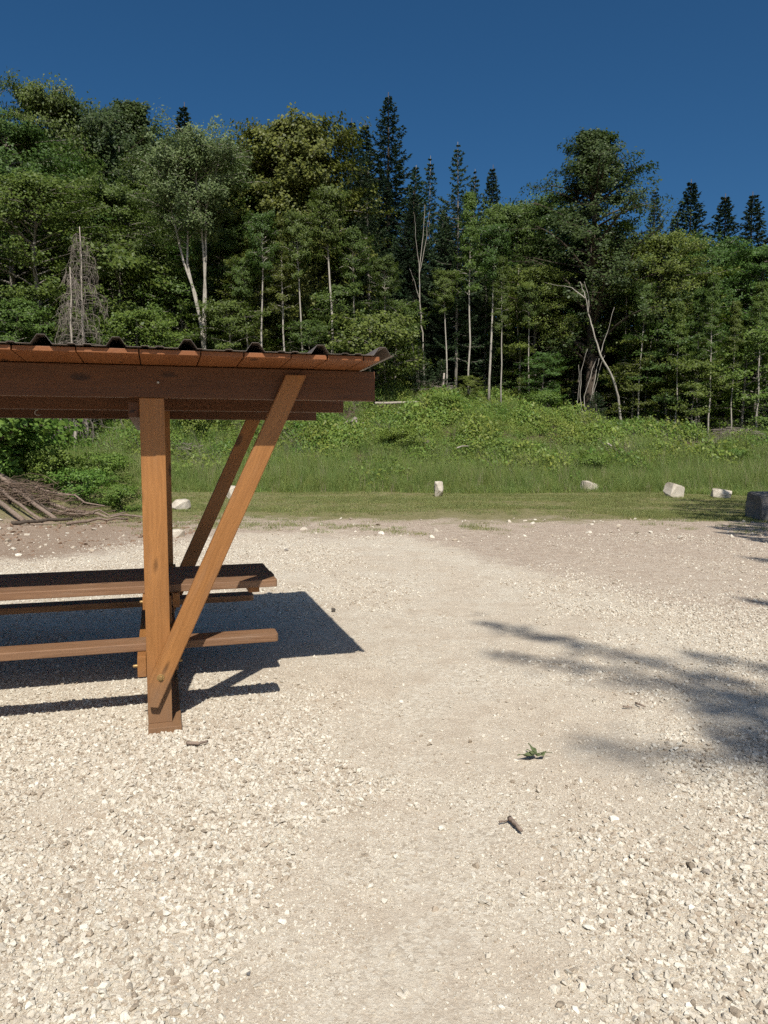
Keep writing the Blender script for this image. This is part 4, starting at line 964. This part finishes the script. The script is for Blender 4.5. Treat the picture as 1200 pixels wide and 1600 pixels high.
k = (y > np.interp(x, [-5.2, -2.4], [10.4, 13.4]) + RNG.normal(0, .3, n)) & (RNG.random(n) < .25 + .9 * sstep(.4, .65, vnoise(x, y, .9, 81)))
x, y = x[k], y[k]; n = len(x); s = .02 + .10 * RNG.random(n) ** 2.5
t = NT('soil_clod'); nn = t.noise(t.pos(), 18, 5, .7); t.principled(t.mix(nn, (.12, .072, .044), (.32, .22, .15)), .95, .08, t.bump(nn, .5, .02))
cl = [chip(400 + i, .7) for i in range(4)]
for m in cl: m.materials.clear(); m.materials.append(t.m)
scatter('soil_clods', np.stack([x, y, hgt(x, y) + s * .05], -1), np.stack([RNG.normal(0, .4, n), RNG.normal(0, .4, n), RNG.uniform(0, 6.28, n)], -1), np.stack([s * 1.3, s, s * .7], -1), RNG.integers(0, 4, n), cl, label='crumbly brown soil clods at the left of the yard', category='soil')
# single bigger chips in the foreground
def pebble(label, px, py, size, col, seed):
    t = NT('pebble_stone'); nn = t.noise(t.obj(), 30, 5, .7); t.principled(t.mix(nn, tuple(c * .7 for c in col), tuple(min(1, c * 1.25) for c in col)), .9, .15, t.bump(nn, .4, .01))
    m = chip(seed, .6); m.materials.clear(); m.materials.append(t.m); q = onground(px, py)
    link('loose_stone', m, loc=(q[0], q[1], size * .2), rot=(.1, .05, seed * 1.3), scl=(size, size * .85, size * .8), label=label, category='stone', group='single loose stones')
pebble('brownish angular stone lying on the gravel at the lower right', 1080, 1357, .065, (.27, .22, .16), 301)
pebble('flat grey stone just right of the brownish angular one', 1105, 1366, .05, (.36, .31, .25), 302)
pebble('small dark grey stone near the bottom of the gravel', 390, 1522, .032, (.16, .15, .14), 303)
pebble('tan stone in front of the shelter foot', 305, 1166, .07, (.36, .25, .16), 304)
pebble('dark lump beside the shadow of the roof', 521, 956, .09, (.10, .085, .07), 305)
pebble('grey stone on the gravel behind the table end', 447, 862, .14, (.36, .32, .27), 306)
# dropped leaf sprig
def sprig():
    t = NT('wilted_leaf'); nn = t.noise(t.obj(), 40, 4); t.principled(t.mix(nn, (.055, .075, .028), (.15, .17, .075)), .6, .3); q = onground(833, 1188)
    o = link('leaf_sprig', None, loc=(q[0], q[1], .02), label='wilted green leaf sprig dropped on the gravel', category='leaf sprig')
    def leaf(a, ln, wd, up, fold):
        V, Fc = [], []; n = 8
        for i in range(n + 1):
            s = i / n; wv = wd * math.sin(math.pi * min(1, s ** .8 * .98 + .02)) ; z = up * s - .35 * up * s * s
            for sg in (-1, 0, 1): V.append((ln * s, sg * wv, z + abs(sg) * fold * wv + .006 * math.sin(s * 9 + sg)))
        for i in range(n):
            for j in (0, 1): b = i * 3 + j; Fc.append((b, b + 1, b + 4, b + 3))
        link('leaf', mesh_of('leaf', V, Fc, t.m, True), o, (0.02, 0, .005), (0, 0, a))
    leaf(R(190), .105, .017, .012, .5); leaf(R(112), .085, .011, .045, .7); leaf(R(158), .055, .020, .03, .3); leaf(R(15), .05, .016, .022, -.4)
    mb = MB(); mb.tube([Vector((.0, 0, .012)), Vector((.05, .005, .02)), Vector((.10, .022, .012))], [.0028, .002, .0015], 5); link('stalk', mb.mesh('stalk', t.m), o)
sprig()
def twig(label, P, r0, r1, mat=None):
    W = [onground(*p) for p in P]; W = [(q[0], q[1], .012 + r0) for q in W]
    stick('twig', label, W, r0, r1, mat or M['log'], 'twig', 'twigs on the gravel', wob=.0015)
twig('short thick brown twig on the gravel below the leaf sprig', [(796, 1286), (803, 1293), (815, 1306)], .011, .007)
twig('thin twig left of the thick brown one', [(780, 1290), (794, 1287)], .004, .003)
twig('thin pale twig at the right border of the gravel', [(1180, 1321), (1198, 1323)], .004, .003, M['deadwood'])
twig('bark strip lying before the shelter foot', [(292, 1167), (310, 1168), (325, 1164)], .010, .006, M['log'])
twig('small twig near the tree shade', [(993, 1103), (1008, 1109)], .007, .004)
twig('small flat twig left of the one near the shade', [(973, 1108), (988, 1109)], .006, .004, M['log'])
print('GRAVEL', NGRAVEL)
